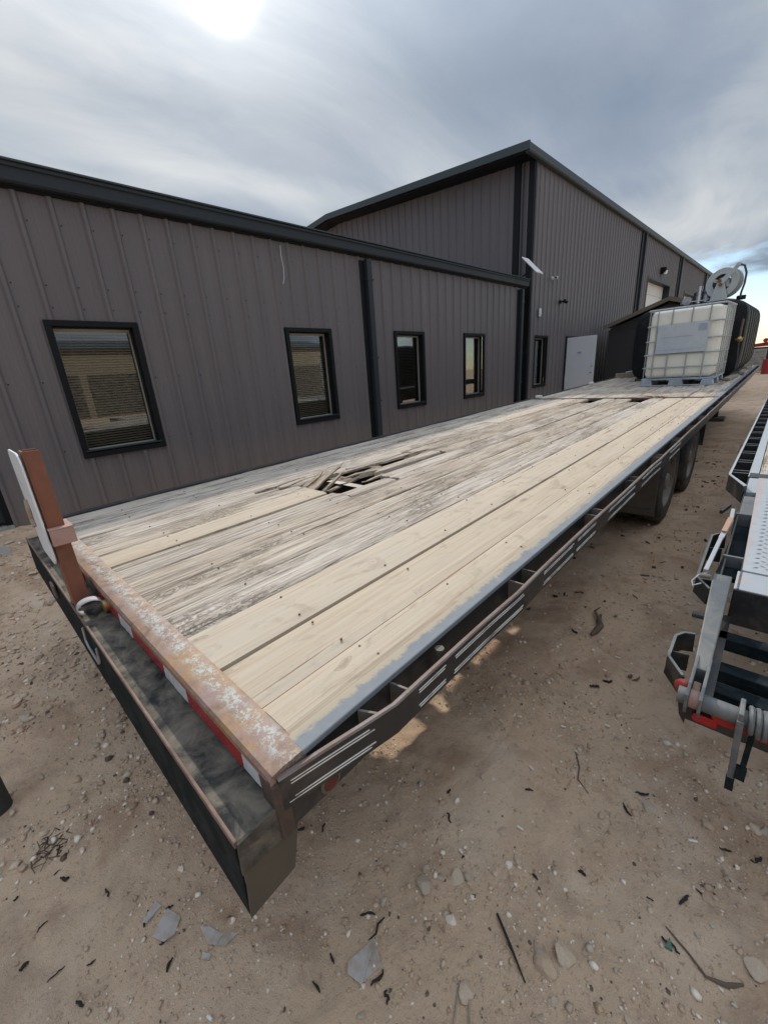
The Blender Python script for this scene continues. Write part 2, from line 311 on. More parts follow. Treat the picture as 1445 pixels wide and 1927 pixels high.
STONEG = simple('grey_caliche', (0.50, 0.42, 0.335), 0.95, 0.0, 0.2, 22, (0.42, 0.315, 0.225), 0.5, 0.5)
STONER = simple('reddish_caliche', (0.55, 0.40, 0.285), 0.95, 0.0, 0.2, 22, (0.46, 0.33, 0.225), 0.5, 0.5)
WHITEST = simple('chalky_stone', (0.76, 0.67, 0.55), 0.9, 0.0, 0.15, 30, (0.42, 0.34, 0.26), 0.25, 0.3)
BARK = simple('black_bark', (0.022, 0.018, 0.016), 0.85, 0.0, 0.4, 40, bumpy=0.3)
TWIG = simple('dry_twig', (0.13, 0.09, 0.065), 0.9, 0.0, 0.3, 30)
CIG = simple('white_scrap', (0.72, 0.69, 0.63), 0.6, 0.0, 0.1, 40)
GREENG = simple('green_glass', (0.012, 0.09, 0.05), 0.15, 0.0, 0.2, 20)
def shard_f(nt, b):
    v = objco(nt); n1 = noise(nt, v, 30, 6, .65); nt.links.new(mix(nt, ramp(nt, n1, [(.42, 0.0), (.62, .8)]), (0.74, 0.70, 0.67), (0.55, 0.43, 0.32)), b.inputs['Base Color']); b.inputs['Roughness'].default_value = 0.4
    b.inputs['Transmission Weight'].default_value = 0.5; b.inputs['IOR'].default_value = 1.3
SHARD = mat('clear_plastic', shard_f)
def ground_f(nt, b):
    v = N(nt, 'ShaderNodeTexCoord').outputs['Object']
    a = noise(nt, v, 0.55, 5, 0.6, 0.4); c1 = noise(nt, v, 4.5, 6, 0.65, 0.3); f1 = noise(nt, v, 45, 6, 0.7); f2 = noise(nt, v, 230, 4, 0.65)
    c = mix(nt, a, (0.57, 0.40, 0.27), (0.67, 0.495, 0.35))
    c = mix(nt, ramp(nt, noise(nt, v, 1.3, 4, 0.6, 0.6), [(0.48, 0.0), (0.68, 0.7)]), c, (0.64, 0.425, 0.295))
    c = mix(nt, ramp(nt, c1, [(0.50, 0.0), (0.64, 0.65)]), c, (0.40, 0.285, 0.205))
    c = mix(nt, ramp(nt, noise(nt, v, 2.4, 6, 0.62, 1.0), [(0.50, 0.0), (0.64, 0.6)]), c, (0.40, 0.245, 0.155))
    c = mix(nt, ramp(nt, noise(nt, mapping(nt, v, (1, 1, 1), (0, 0, 0), (7, 3, 0)), 1.7, 5, 0.6, 0.8), [(0.52, 0.0), (0.68, 0.55)]), c, (0.72, 0.57, 0.43))
    c = mix(nt, ramp(nt, f1, [(0.30, 0.8), (0.42, 0.0)]), c, (0.27, 0.185, 0.13))
    c = mix(nt, ramp(nt, f1, [(0.58, 0.0), (0.75, 0.55)]), c, (0.60, 0.505, 0.405))
    c = mix(nt, ramp(nt, f2, [(0.62, 0.0), (0.70, 0.6)]), c, (0.66, 0.59, 0.50))
    c = mix(nt, ramp(nt, f2, [(0.30, 0.5), (0.38, 0.0)]), c, (0.14, 0.10, 0.075))
    nt.links.new(c, b.inputs['Base Color']); b.inputs['Roughness'].default_value = 0.95; b.inputs['Specular IOR Level'].default_value = 0.12
    h = math_(nt, 'ADD', math_(nt, 'MULTIPLY', f1, 0.7), math_(nt, 'MULTIPLY', f2, 0.3)); bump(nt, b, h, 1.0, 0.016)
GROUND = mat('sandy_dirt', ground_f)

# ------------------------------------------------------------------ mesh helpers
class MB:
    def __init__(s): s.v = []; s.f = []; s.mi = []; s.cur = 0
    def add(s, vs, fs, mi=None):
        k = len(s.v); s.v += [tuple(p) for p in vs]; s.f += [tuple(i + k for i in f) for f in fs]; s.mi += [s.cur if mi is None else mi] * len(fs); return s
    def box(s, x0, x1, y0, y1, z0, z1, mi=None):
        return s.add([(x0, y0, z0), (x1, y0, z0), (x1, y1, z0), (x0, y1, z0), (x0, y0, z1), (x1, y0, z1), (x1, y1, z1), (x0, y1, z1)],
                     [(0, 3, 2, 1), (4, 5, 6, 7), (0, 1, 5, 4), (1, 2, 6, 5), (2, 3, 7, 6), (3, 0, 4, 7)], mi)
    def bar(s, a, b, w, h, up=(0, 0, 1), mi=None, taper=1.0):
        a = Vector(a); b = Vector(b); d = (b - a).normalized(); u = Vector(up)
        if abs(d.dot(u)) > 0.98: u = Vector((0, 1, 0))
        r = d.cross(u).normalized() ; u = r.cross(d).normalized()
        vs = []
        for p, t in ((a, 1.0), (b, taper)):
            for i, j in ((-1, -1), (1, -1), (1, 1), (-1, 1)): vs.append(p + r * (i * w / 2 * t) + u * (j * h / 2 * t))
        return s.add(vs, [(0, 1, 2, 3), (7, 6, 5, 4), (0, 4, 5, 1), (1, 5, 6, 2), (2, 6, 7, 3), (3, 7, 4, 0)], mi)
    def tube(s, pts, r, n=8, cap=True, mi=None, closed=False):
        pts = [Vector(p) for p in pts]; m = len(pts); vs = []; fs = []
        rs = r if isinstance(r, (list, tuple)) else [r] * m
        ref = None
        for i, p in enumerate(pts):
            d = (pts[(i + 1) % m] - pts[i - 1]) if closed else (pts[min(i + 1, m - 1)] - pts[max(i - 1, 0)])
            d.normalize()
            if ref is None: ref = Vector((0, 0, 1)) if abs(d.z) < 0.9 else Vector((1, 0, 0))
            x = d.cross(ref).normalized(); y = x.cross(d).normalized(); ref = y
            for k in range(n):
                t = 2 * math.pi * k / n; vs.append(p + (x * math.cos(t) + y * math.sin(t)) * rs[i])
        for i in range(m if closed else m - 1):
            for k in range(n):
                j = (i + 1) % m
                fs.append((i * n + k, i * n + (k + 1) % n, j * n + (k + 1) % n, j * n + k))
        if cap and not closed: fs.append(tuple(range(n))[::-1]); fs.append(tuple((m - 1) * n + k for k in range(n)))
        return s.add(vs, fs, mi)
    def cyl(s, c, axis, r, h, n=20, mi=None, r2=None):
        c = Vector(c); a = Vector(axis).normalized(); return s.tube([c - a * h / 2, c + a * h / 2], [r, r if r2 is None else r2], n, True, mi)
    def prism(s, poly, d, mi=None):   # poly: list of 3d points, extruded along d
        n = len(poly); P = [Vector(p) for p in poly]; D = Vector(d)
        return s.add(P + [p + D for p in P], [tuple(range(n))[::-1], tuple(range(n, 2 * n))] + [(i, (i + 1) % n, n + (i + 1) % n, n + i) for i in range(n)], mi)
    def lathe(s, c, axis, prof, n=28, mi=None):  # prof: (radius, along)
        c = Vector(c); a = Vector(axis).normalized(); u = Vector((0, 0, 1)) if abs(a.z) < 0.9 else Vector((1, 0, 0))
        x = a.cross(u).normalized(); y = a.cross(x).normalized(); vs = []; fs = []; m = len(prof)
        for r, t in prof:
            for k in range(n):
                q = 2 * math.pi * k / n; vs.append(c + a * t + (x * math.cos(q) + y * math.sin(q)) * r)
        for i in range(m - 1):
            for k in range(n): fs.append((i * n + k, i * n + (k + 1) % n, (i + 1) * n + (k + 1) % n, (i + 1) * n + k))
        return s.add(vs, fs, mi)
    def mesh(s, name, mats, smooth=False):
        me = bpy.data.meshes.new(name); me.from_pydata(s.v, [], s.f)
        for m in (mats if isinstance(mats, (list, tuple)) else [mats]): me.materials.append(m)
        me.polygons.foreach_set('material_index', s.mi)
        bm = bmesh.new(); bm.from_mesh(me); bmesh.ops.recalc_face_normals(bm, faces=bm.faces); bm.to_mesh(me); bm.free()
        if smooth: me.polygons.foreach_set('use_smooth', [True] * len(me.polygons)); me.set_sharp_from_angle(angle=R(40))
        return me
    def build(s, name, mats, parent=None, smooth=False, bevel=0.0, loc=None, kind=None):
        o = bpy.data.objects.new(name, s.mesh(name, mats, smooth)); COL.objects.link(o)
        if parent: o.parent = parent
        if loc: o.location = loc
        if bevel:
            m = o.modifiers.new('bevel', 'BEVEL'); m.width = bevel; m.segments = 2; m.limit_method = 'ANGLE'; m.angle_limit = R(40)
        if kind: o['kind'] = kind
        return o
def link(name, me, parent=None, loc=None, rot=None):
    o = bpy.data.objects.new(name, me); COL.objects.link(o)
    if parent: o.parent = parent
    if loc: o.location = loc
    if rot: o.rotation_euler = rot
    return o
def thing(name, label, cat, loc=(0, 0, 0), rot=(0, 0, 0), group=None):
    o = bpy.data.objects.new(name, None); COL.objects.link(o); o.location = loc; o.rotation_euler = rot; o.empty_display_size = 0.2
    return tag(o, label, cat, group)
def tag(o, label, cat, group=None):
    o['label'] = label; o['category'] = cat
    if group: o['group'] = group
    return o

# ------------------------------------------------------------------ numpy value noise
def vnoise(x, y, seed):
    xi = np.floor(x).astype(np.int64); yi = np.floor(y).astype(np.int64); fx = x - xi; fy = y - yi
    def h(i, j):
        n = (i * 374761393 + j * 668265263 + seed * 1442695041) & 0x7fffffff
        n = ((n ^ (n >> 13)) * 1274126177) & 0x7fffffff
        return ((n ^ (n >> 16)) & 0xffff) / 65535.0
    u = fx * fx * (3 - 2 * fx); w = fy * fy * (3 - 2 * fy)
    return (h(xi, yi) * (1 - u) + h(xi + 1, yi) * u) * (1 - w) + (h(xi, yi + 1) * (1 - u) + h(xi + 1, yi + 1) * u) * w
def fbm(x, y, seed, o=4, g=0.5):
    t = 0; a = 1; s = 0
    for k in range(o): t = t + a * vnoise(x * 2 ** k, y * 2 ** k, seed + k * 17); s += a; a *= g
    return t / s - 0.5
def ground_h(x, y):
    x = np.asarray(x, float); y = np.asarray(y, float)
    z = 0.05 * fbm(x * 1.3, y * 1.3, 3, 3) + 0.02 * np.clip(fbm(x * 9, y * 9, 71, 3) - .08, 0, 1) + 0.026 * fbm(x * 6, y * 6, 9, 5, 0.62) + 0.009 * fbm(x * 26, y * 26, 21, 2)
    t = np.clip((-2.9 - x) / 2.6, 0, 1); z = z + 0.17 * t * t * (3 - 2 * t) + 0.05 * t * fbm(x * 5, y * 5, 33, 3)
    # shallow scraped hollow in the foreground
    d = ((x - 0.42) / 0.11) ** 2 + ((y - 0.72) / 0.22) ** 2
    z = z - 0.016 * np.exp(-d)
    return z
def gh(x, y): return float(ground_h(np.array([x]), np.array([y]))[0])

# ================================================================== GROUND
def axis_lines(lo, hi, step, far, growth=1.07):
    a = list(np.arange(lo, hi, step)); s = step; p = a[-1]
    while p < far: s *= growth; p += s; a.append(p)
    s = step; p = lo; b = []
    while p > -far: s *= growth; p -= s; b.append(p)
    return np.array(b[::-1] + a)
gx = axis_lines(-2.6, 1.4, 0.016, 420, 1.075); gy = axis_lines(-1.0, 2.6, 0.016, 420, 1.06)
XX, YY = np.meshgrid(gx, gy); ZZ = ground_h(XX, YY)
far = np.clip((np.hypot(XX, YY) - 25) / 20, 0, 1); ZZ = ZZ * (1 - far)
nx, ny = len(gx), len(gy)
verts = np.stack([XX.ravel(), YY.ravel(), ZZ.ravel()], 1)
ii = (np.arange(ny - 1)[:, None] * nx + np.arange(nx - 1)[None, :]).ravel()
quads = np.stack([ii, ii + 1, ii + nx + 1, ii + nx], 1)
gme = bpy.data.meshes.new('ground'); gme.vertices.add(len(verts)); gme.vertices.foreach_set('co', verts.ravel())
gme.loops.add(quads.size); gme.loops.foreach_set('vertex_index', quads.ravel().astype(np.int32))
gme.polygons.add(len(quads)); gme.polygons.foreach_set('loop_start', np.arange(0, quads.size, 4, dtype=np.int32)); gme.polygons.foreach_set('loop_total', np.full(len(quads), 4, np.int32))
gme.update(); gme.validate(); gme.polygons.foreach_set('use_smooth', [True] * len(quads)); gme.materials.append(GROUND)
g = bpy.data.objects.new('ground', gme); COL.objects.link(g); g['kind'] = 'structure'

# ================================================================== BUILDINGS
BROT = (0, 0, -math.atan(0.02017)); BLOC = (-5.668, 0, 0)
def rib_profile(s0, s1, off, extra=()):
    P = 0.3048; pts = {}
    k = math.floor((s0 - off) / P) - 1
    while off + k * P < s1 + P:
        c = off + k * P
        for d, h in ((-0.038, 0), (-0.016, 0.03), (0.016, 0.03), (0.038, 0), (P * .36 - .018, 0), (P * .36 - .008, 0.004), (P * .36 + .008, .004), (P * .36 + .018, 0), (P * .64 - .018, 0), (P * .64 - .008, 0.004), (P * .64 + .008, .004), (P * .64 + .018, 0)):
            pts[round(c + d, 4)] = h
        k += 1
    xs = sorted(pts); hs = [pts[x] for x in xs]
    q = sorted(set([x for x in xs if s0 < x < s1] + [s0, s1] + [e for e in extra if s0 < e < s1]))
    return [(x, float(np.interp(x, xs, hs))) for x in q]
def wall_panels(parent, s0, s1, off, zb, zt, holes, place):
    """ribbed sheets 0.914 m wide; holes: (sa, sb, za, zb)"""
    k = math.floor((s0 - off) / 0.9144); a = max(s0, off + k * 0.9144)
    while a < s1 - 1e-6:
        b = min(s1, off + (math.floor((a - off) / 0.9144 + 1e-6) + 1) * 0.9144)
        pr = rib_profile(a, b, off, [e for h in holes for e in h[:2]])
        m = MB()
        for (x0, h0), (x1, h1) in zip(pr, pr[1:]):
            mid = (x0 + x1) / 2; spans = [(zb, None)]
            hs = [h for h in holes if h[0] <= mid <= h[1]]
            segs = []; z = zb
            for h in sorted(hs, key=lambda t: t[2]):
                segs.append((z, h[2])); z = h[3]
            segs.append((z, None))
            for za, zc in segs:
                t0 = zt(x0) if zc is None else zc; t1 = zt(x1) if zc is None else zc
                if max(t0, t1) - za < 1e-4: continue
                m.add([place(x0, za, h0), place(x1, za, h1), place(x1, t1, h1), place(x0, t0, h0)], [(0, 1, 2, 3)])
        if m.f:
            m.build('wall_panel', WALL, parent)
        a = b

def window(parent, y0, y1, z0, z1, blinds=True):
    """recessed window in the wall plane x = 0: y0..y1, z0..z1 are the outer edges of the trim"""
    t = 0.065; o = MB()
    for (a, b, c, d) in ((y0, y1, z1 - t, z1), (y0, y1, z0, z0 + t), (y0, y0 + t, z0 + t, z1 - t), (y1 - t, y1, z0 + t, z1 - t)):
        o.box(-0.02, 0.042, a, b, c, d)
    ya, yb, za, zb = y0 + t, y1 - t, z0 + t, z1 - t
    f = o.build('window', TRIMB, parent, bevel=0.004)
    r = MB(); D = -0.13
    r.box(D, -0.021, ya, ya + 0.012, za, zb); r.box(D, -0.021, yb - 0.012, yb, za, zb)
    r.box(D, -0.021, ya + .012, yb - .012, zb - 0.012, zb); r.box(D, -0.021, ya + .012, yb - .012, za, za + 0.012)
    r.build('reveal', TRIMB, f)
    s = MB(); s.box(-0.05, 0.055, ya - 0.03, yb + 0.03, za + .014, za + 0.030); s.build('sill', TRIM, f, bevel=0.003)
    fr = MB(); w = 0.028
    for (a, b, c, d) in ((ya + .012, yb - .012, zb - .012 - w, zb - .012), (ya + .012, yb - .012, za + .012, za + .012 + w), (ya + .012, ya + .012 + w * .5, za + .04, zb - .04), (yb - .012 - w * .5, yb - .012, za + .04, zb - .04)):
        fr.box(D + .005, D + .035, a, b, c, d)
    fr.build('frame', BLINDF, f)
    g_ = MB(); g_.box(D + .012, D + .018, ya + .02, yb - .02, za + .03, zb - .03); g_.build('pane', GLASS, f)
    back = MB(); back.box(-0.62, -0.6, ya - .3, yb + .3, za - .3, zb + .3); back.box(-.6, D - .08, ya - .3, ya - .28, za - .3, zb + .3); back.box(-.6, D - .08, yb + .28, yb + .3, za - .3, zb + .3)
    back.build('room_back', INTERIOR, f)
    if blinds:
        b = MB(); z = zb - 0.05
        b.box(D - .06, D - .03, ya + .02, yb - .02, zb - .05, zb - .012)
        while z > za + 0.06:
            b.add([(D - .07, ya + .02, z + .006), (D - .045, ya + .02, z - .012), (D - .045, yb - .02, z - .012), (D - .07, yb - .02, z + .006)], [(0, 1, 2, 3)]); z -= 0.032
        for c in (0.2, 0.8):
            yy = ya + (yb - ya) * c; b.box(D - .043, D - .041, yy, yy + .003, za + .05, zb - .03)
        b.build('blinds', BLIND, f, kind='stuff')
    return f

# ---- low office building
low = thing('office_building', 'low dark bronze metal building with four black framed windows along the trailer', 'building', BLOC, BROT)
WIN = [(0.852, 1.815), (4.026, 4.998), (6.674, 7.660), (9.232, 10.211)]
ZW0, ZW1 = 0.83, 2.42
LOFF = 0.0156
holes = [(a + .03, b - .03, ZW0 + .03, ZW1 - .03) for a, b in WIN] + [(-1.0, 0.0, 0.14, 2.35)]
wall_panels(low, -7.0, 12.2, LOFF, 0.10, lambda s: 3.72, holes, lambda s, z, h: (h, s, z))
for a, b in WIN: window(low, a, b, ZW0, ZW1)
m = MB(); m.box(-0.4, 0.034, 12.2, 12.235, 0.1, 3.7); m.build('end_wall', TRIMB, low)
m = MB(); m.box(0.0, 0.045, -7, 12.23, 0.05, 0.10); m.build('base_trim', TRIM, low)
# gutter and fascia
m = MB(); prof = [(0.046, 3.685), (0.115, 3.69), (0.13, 3.71), (0.13, 3.82), (0.15, 3.83), (0.15, 3.86), (0.046, 3.87)]
m.prism([(x, -7.2, z) for x, z in prof], (0, 19.62, 0)); m.build('gutter', TRIM, low, bevel=0.003)
m = MB(); m.box(0.0, 0.045, -7.2, 12.42, 3.66, 3.86); m.build('soffit', TRIMB, low)
m = MB(); m.prism([(0.165, -7.3, 3.872), (-9.0, -7.3, 4.45), (-9.0, -7.3, 4.49), (0.165, -7.3, 3.89)], (0, 19.72, 0)); m.build('roof', ROOFM, low)
def downspout(parent, y, x, z0, z1, w=0.11, kick=True):
    m = MB(); m.box(x, x + 0.085, y - w / 2, y + w / 2, z0 + .12, z1)
    m.prism([(x, y - w / 2, z0 + .12), (x + .085, y - w / 2, z0 + .12), (x + .20, y - w / 2, z0 - .02), (x + .12, y - w / 2, z0 - .05)], (0, w, 0))
    o = m.build('downspout', TRIM, parent, bevel=0.006)
    for zz in (z0 + .9, (z0 + z1) / 2, z1 - .35):
        s = MB(); s.box(x - .0, x + .09, y - w / 2 - .025, y + w / 2 + .025, zz, zz + .03); s.build('strap', TRIM, o)
    return o
downspout(low, 5.99, 0.034, 0.16, 3.62, 0.12)
m = MB(); m.box(0.002, 0.036, 5.80, 5.925, 0.1, 3.6); m.build('joint_strip', TRIMB, low)
downspout(low, 12.12, 0.034, 0.16, 3.62, 0.12)
m = MB(); m.box(0.002, 0.037, 11.9, 12.06, 0.1, 3.6); m.build('corner_trim', TRIMB, low)
m = MB(); m.tube([(0.032, 4.14, 3.6), (0.036, 4.13, 3.45), (0.034, 4.15, 3.3), (0.036, 4.135, 3.15), (0.034, 4.12, 3.10), (0.034, 4.10, 3.06)], 0.0042, 6)
tag(m.build('cable', WHITEP), 'thin white cable hanging down the wall below the low gutter', 'cable').matrix_world = Matrix.Translation(BLOC) @ Matrix.Rotation(BROT[2], 4, 'Z')
# wall screws
m = MB()
for zz in (0.95, 1.75, 2.55, 2.78, 3.4):
    k = -4
    while LOFF + k * .3048 < 11.8:
        yy = LOFF + k * .3048 + .055
        if not any(a - .02 < yy < b + .02 and ZW0 < zz < ZW1 for a, b in WIN) and not (-1.05 < yy < .1 and zz < 2.4):
            m.add([(0.001, yy - .010, zz), (0.001, yy, zz - .010), (.001, yy + .010, zz), (.001, yy, zz + .010), (.010, yy, zz)], [(0, 1, 4), (1, 2, 4), (2, 3, 4), (3, 0, 4)])
        k += 1
m.build('screw', TRIM, low, kind='stuff')
# glazed office door at the left edge of the photograph
d = MB()
for (a, b, c, e) in ((-1.0, -.94, .2, 2.35), (-.06, .0, .2, 2.35), (-.94, -.06, 2.29, 2.35)): d.box(-.06, .03, a, b, c, e)
dr = d.build('door', TRIMB, low, bevel=.004)
d = MB(); d.box(-.04, -.03, -.94, -.06, .62, 2.29); d.build('pane', GLASS, dr)
d = MB(); d.box(-.05, .0, -.94, -.06, .27, .62); d.build('kick_plate', TRIM, dr)
d = MB(); d.box(-.06, .06, -1.0, .0, .17, .225); d.build('threshold', GALV, dr)
d = MB(); d.box(-.5, -.48, -1.2, .2, .1, 2.5); d.build('room_back', INTERIOR, dr)
d = MB(); d.box(.065, .95, -1.5, -.10, .02, .155); tag(d.build('concrete_step', CONCRETE, bevel=.01), 'grey concrete step below the dark glazed door at the left edge', 'step').matrix_world = Matrix.Translation(BLOC) @ Matrix.Rotation(BROT[2], 4, 'Z')

# ---- tall main building
main = thing('workshop_building', 'tall dark bronze metal workshop with a gable end and white doors', 'building', BLOC, BROT)
GY = 12.7; MEND = 46.0
def eave_z(s): return 6.88
mh = [(13.16, 14.08, 0.86, 2.39), (15.68, 16.66, 0.1, 2.36), (25.1, 29.6, 0.1, 5.15), (33.6, 38.1, 0.1, 5.15)]
wall_panels(main, GY + .13, MEND, 13.0 + .1, 0.10, eave_z, mh, lambda s, z, h: (h, s, z))
def gable_z(s):  # s runs along -x
    return 6.88 + (min(s, 16.4 - s)) * 0.074
wall_panels(main, 0.0, 16.4, 0.15, 3.0, lambda s: 6.93 + min(s, 16.4 - s) * 0.074, [(0.0, .03, 3.0, 3.001)], lambda s, z, h: (-s, GY - h, z))
m = MB(); m.box(-.42, -.0, GY - .002, GY + .01, .1, 3.0); m.build('gable_foot', WALL, main)
# trims
m = MB(); m.box(-.13, .036, GY - .036, GY + .13, .1, 6.95); m.build('corner_trim', TRIMB, main, bevel=.004)
m = MB(); m.box(.0362, .05, GY + .03, GY + .12, .1, 6.9); m.build('corner_flashing', TRIM, main)
m = MB(); m.box(-.56, -.37, GY - .045, GY - .0, 3.75, 6.95); m.build('gable_trim', TRIMB, main)
m = MB(); m.tube([(-.27, GY - .06, 3.85), (-.27, GY - .06, 5.0), (-.26, GY - .06, 6.9)], .022, 8); m.build('conduit', TRIM, main)
# roof, eave gutter, rakes
def roof_z(x): return 7.02 - .074 * x if x > -8.2 else 7.02 + .074 * (16.4 + x)
m = MB(); m.prism([(.12, 12.12, 7.0), (-8.2, 12.12, 7.615), (-16.6, 12.12, 7.0), (-16.6, 12.12, 6.96), (-8.2, 12.12, 7.575), (.12, 12.12, 6.96)], (0, MEND - 12, 0)); m.build('roof', ROOFM, main)
m = MB(); m.prism([(.04, 12.1, 6.80), (.13, 12.1, 6.81), (.16, 12.1, 6.84), (.16, 12.1, 7.005), (.135, 12.1, 7.005), (.135, 12.1, 6.955), (.04, 12.1, 6.95)], (0, MEND - 11.9, 0)); m.build('gutter', ROOFM, main, bevel=.003)
m = MB(); m.prism([(.165, 12.09, 7.03), (-8.2, 12.09, 7.65), (-16.6, 12.09, 7.03), (-16.6, 12.09, 6.84), (-8.2, 12.09, 7.46), (.165, 12.09, 6.84)], (0, -.045, 0)); m.build('rake_trim', ROOFM, main, bevel=.003)
m = MB(); m.prism([(.03, 12.13, 6.84), (-8.2, 12.13, 7.45), (-16.4, 12.13, 6.84), (-16.4, 12.13, 6.82), (-8.2, 12.13, 7.43), (.03, 12.13, 6.82)], (0, .6, 0)); m.build('soffit', TRIMB, main)
for y in (23.75, 31.65, 39.75):
    m = MB(); m.box(.002, .05, y - .42, y - .06, .1, 6.8); m.build('joint_strip', TRIMB, main)
    downspout(main, y + .04, .034, .16, 6.85, .17)
window(main, 13.13, 14.11, ZW0, 2.42, blinds=False)
m = MB(); m.box(-.30, -.28, 13.25, 14.0, .9, 2.35); m.build('wall_lining', simple('pale_insulation', (.45, .43, .37), .8, 0, .1, 4), main)
def garage(y0, y1):
    f = MB()
    for a, b, c, e in ((y0 - .1, y0, .1, 5.25), (y1, y1 + .1, .1, 5.25), (y0, y1, 5.15, 5.25)): f.box(-.3, .045, a, b, c, e)
    o = f.build('garage_door', TRIM, main)
    n = 9
    for i in range(n):
        z0 = .12 + i * 5.03 / n; s = MB(); s.box(-.32, -.27, y0 + .01, y1 - .01, z0 + .006, z0 + 5.03 / n - .006)
        s.box(-.27, -.262, y0 + .12, y1 - .12, z0 + .10, z0 + 5.03 / n - .10); s.build('door_panel', GARAGE, o, bevel=.004)
garage(25.1, 29.6); garage(33.6, 38.1)
m = MB(); m.box(-16.4, -.02, MEND - .1, MEND, .1, 6.9); m.build('rear_wall', WALL, main)
# open white door, swung out square to the wall
f = MB()
for a, b, c, e in ((15.62, 15.68, .1, 2.42), (16.66, 16.72, .1, 2.42), (15.68, 16.66, 2.36, 2.42)): f.box(-.12, .045, a, b, c, e)
f.build('door_frame', TRIMB, main)
f = MB(); f.box(-.6, -.58, 15.4, 17, .1, 2.5); f.build('doorway_back', INTERIOR, main)
f = MB(); f.box(.06, 1.03, 15.66, 15.70, .22, 2.36); dr = f.build('door', DOORW, main, bevel=.003)
f = MB(); f.lathe((.95, 15.66, 1.17), (0, -1, 0), [(0.0, 0), (.032, 0), (.032, .012), (.014, .02), (.014, .04), (.028, .05), (.03, .07), (.018, .085), (0, .087)], 14); f.build('knob', GALV, dr, smooth=True)
f = MB(); f.lathe((.95, 15.66, 1.38), (0, -1, 0), [(0.0, 0), (.03, 0), (.03, .012), (.016, .02), (0.0, .022)], 14); f.build('deadbolt', GALV, dr, smooth=True)
f = MB(); f.box(.41, .60, 15.653, 15.657, 1.80, 1.90); nt_ = f.build('notice', simple('white_notice', (.74, .76, .78), .6, 0, .03, 20), dr)
f = MB()
for i, (a, b, z) in enumerate(((.43, .58, 1.86), (.43, .58, 1.835), (.45, .56, 1.812))): f.box(a, b, 15.650, 15.652, z, z + .014)
f.build('printed_band', simple('blue_print', (.10, .28, .50), .6, 0, .3, 90), dr)
def bmat(): return Matrix.Translation(BLOC) @ Matrix.Rotation(BROT[2], 4, 'Z')
def bthing(name, label, cat, x, y, z, group=None):
    o = thing(name, label, cat); o.matrix_world = bmat() @ Matrix.Translation((x, y, z)); o['label'] = label
    if group: o['group'] = group
    return o
# wall mounted equipment
o = bthing('wall_light', 'black wall pack lamp with pale lens above the first white garage door', 'lamp', .03, 27.4, 5.68)
m = MB(); m.prism([(0, -.17, -.14), (.12, -.17, -.14), (.26, -.17, .02), (.22, -.17, .14), (0, -.17, .16)], (0, .34, 0)); m.build('housing', TRIMB, o, bevel=.01)
m = MB(); m.prism([(.13, -.15, -.15), (.27, -.15, .0), (.22, -.15, -.16)], (0, .3, 0)); m.build('lens', WHITEP, o)
o = bthing('floodlight', 'small black floodlight on the tall ribbed wall above the white door', 'lamp', .03, 14.88, 3.46)
m = MB(); m.box(0, .05, -.05, .05, -.05, .05); m.bar((.05, 0, 0), (.14, 0, .02), .03, .03); m.build('bracket', TRIMB, o)
m = MB(); m.cyl((.19, 0, -.01), (.75, 0, -.5), .065, .14, 12, r2=.045); m.build('lamp_head', TRIMB, o, smooth=True)
o = bthing('security_camera', 'white bullet security camera on the tall wall below the satellite panel', 'camera', .03, 14.15, 4.09)
m = MB(); m.cyl((.02, 0, 0), (1, 0, 0), .05, .04, 12); m.bar((.03, 0, 0), (.1, -.04, -.01), .03, .03); m.build('mount', WHITEP, o)
m = MB(); m.cyl((.14, .0, .0), (.3, -1, -.12), .045, .20, 14); m.build('camera_body', WHITEP, o, smooth=True)
m = MB(); m.cyl((.172, -.105, -.013), (.3, -1, -.12), .032, .012, 14); m.build('lens', TRIMB, o, smooth=True)
o = bthing('motion_sensor', 'white rounded motion sensor on the tall wall above the narrow window', 'sensor', .03, 13.36, 3.07)
m = MB(); m.box(0, .06, -.055, .055, -.12, .12); m.build('housing', WHITEP, o, bevel=.025)
m = MB(); m.lathe((.06, 0, -.04), (1, 0, 0), [(.04, 0), (.034, .015), (.0, .022)], 12); m.build('lens', TWHITE, o, smooth=True)
o = bthing('satellite_panel', 'flat white satellite antenna panel tilted on an arm at the low gutter corner', 'antenna', .30, 12.2, 4.16)
L = Vector((.5, 0, -.5)).normalized(); Wd = Vector((0, 1, 0)); Nn = Vector((.707, 0, .707))
m = MB(); P = [L * a * .33 + Wd * b * .19 for a, b in ((-1, -1), (1, -1), (1, 1), (-1, 1))]; m.prism(P, Nn * .03); m.build('panel', WHITEP, o, bevel=.01)
m = MB(); m.tube([(-.02, 0, -.02), (-.10, .0, -.12), (-.30, .0, -.22), (-.42, .1, -.30)], .02, 8); m.build('arm', TRIMB, o)
o = bthing('cable_loop', 'loose dark cable hanging at the corner of the tall building', 'cable', .06, 12.62, 2.0)
m = MB(); m.tube([(0, 0, 1.9), (.01, .02, 1.0), (.0, .0, .3), (.02, -.06, .0), (.02, -.13, -.10), (.0, -.17, -.08)], .010, 6); m.build('cable', TRIMB, o)

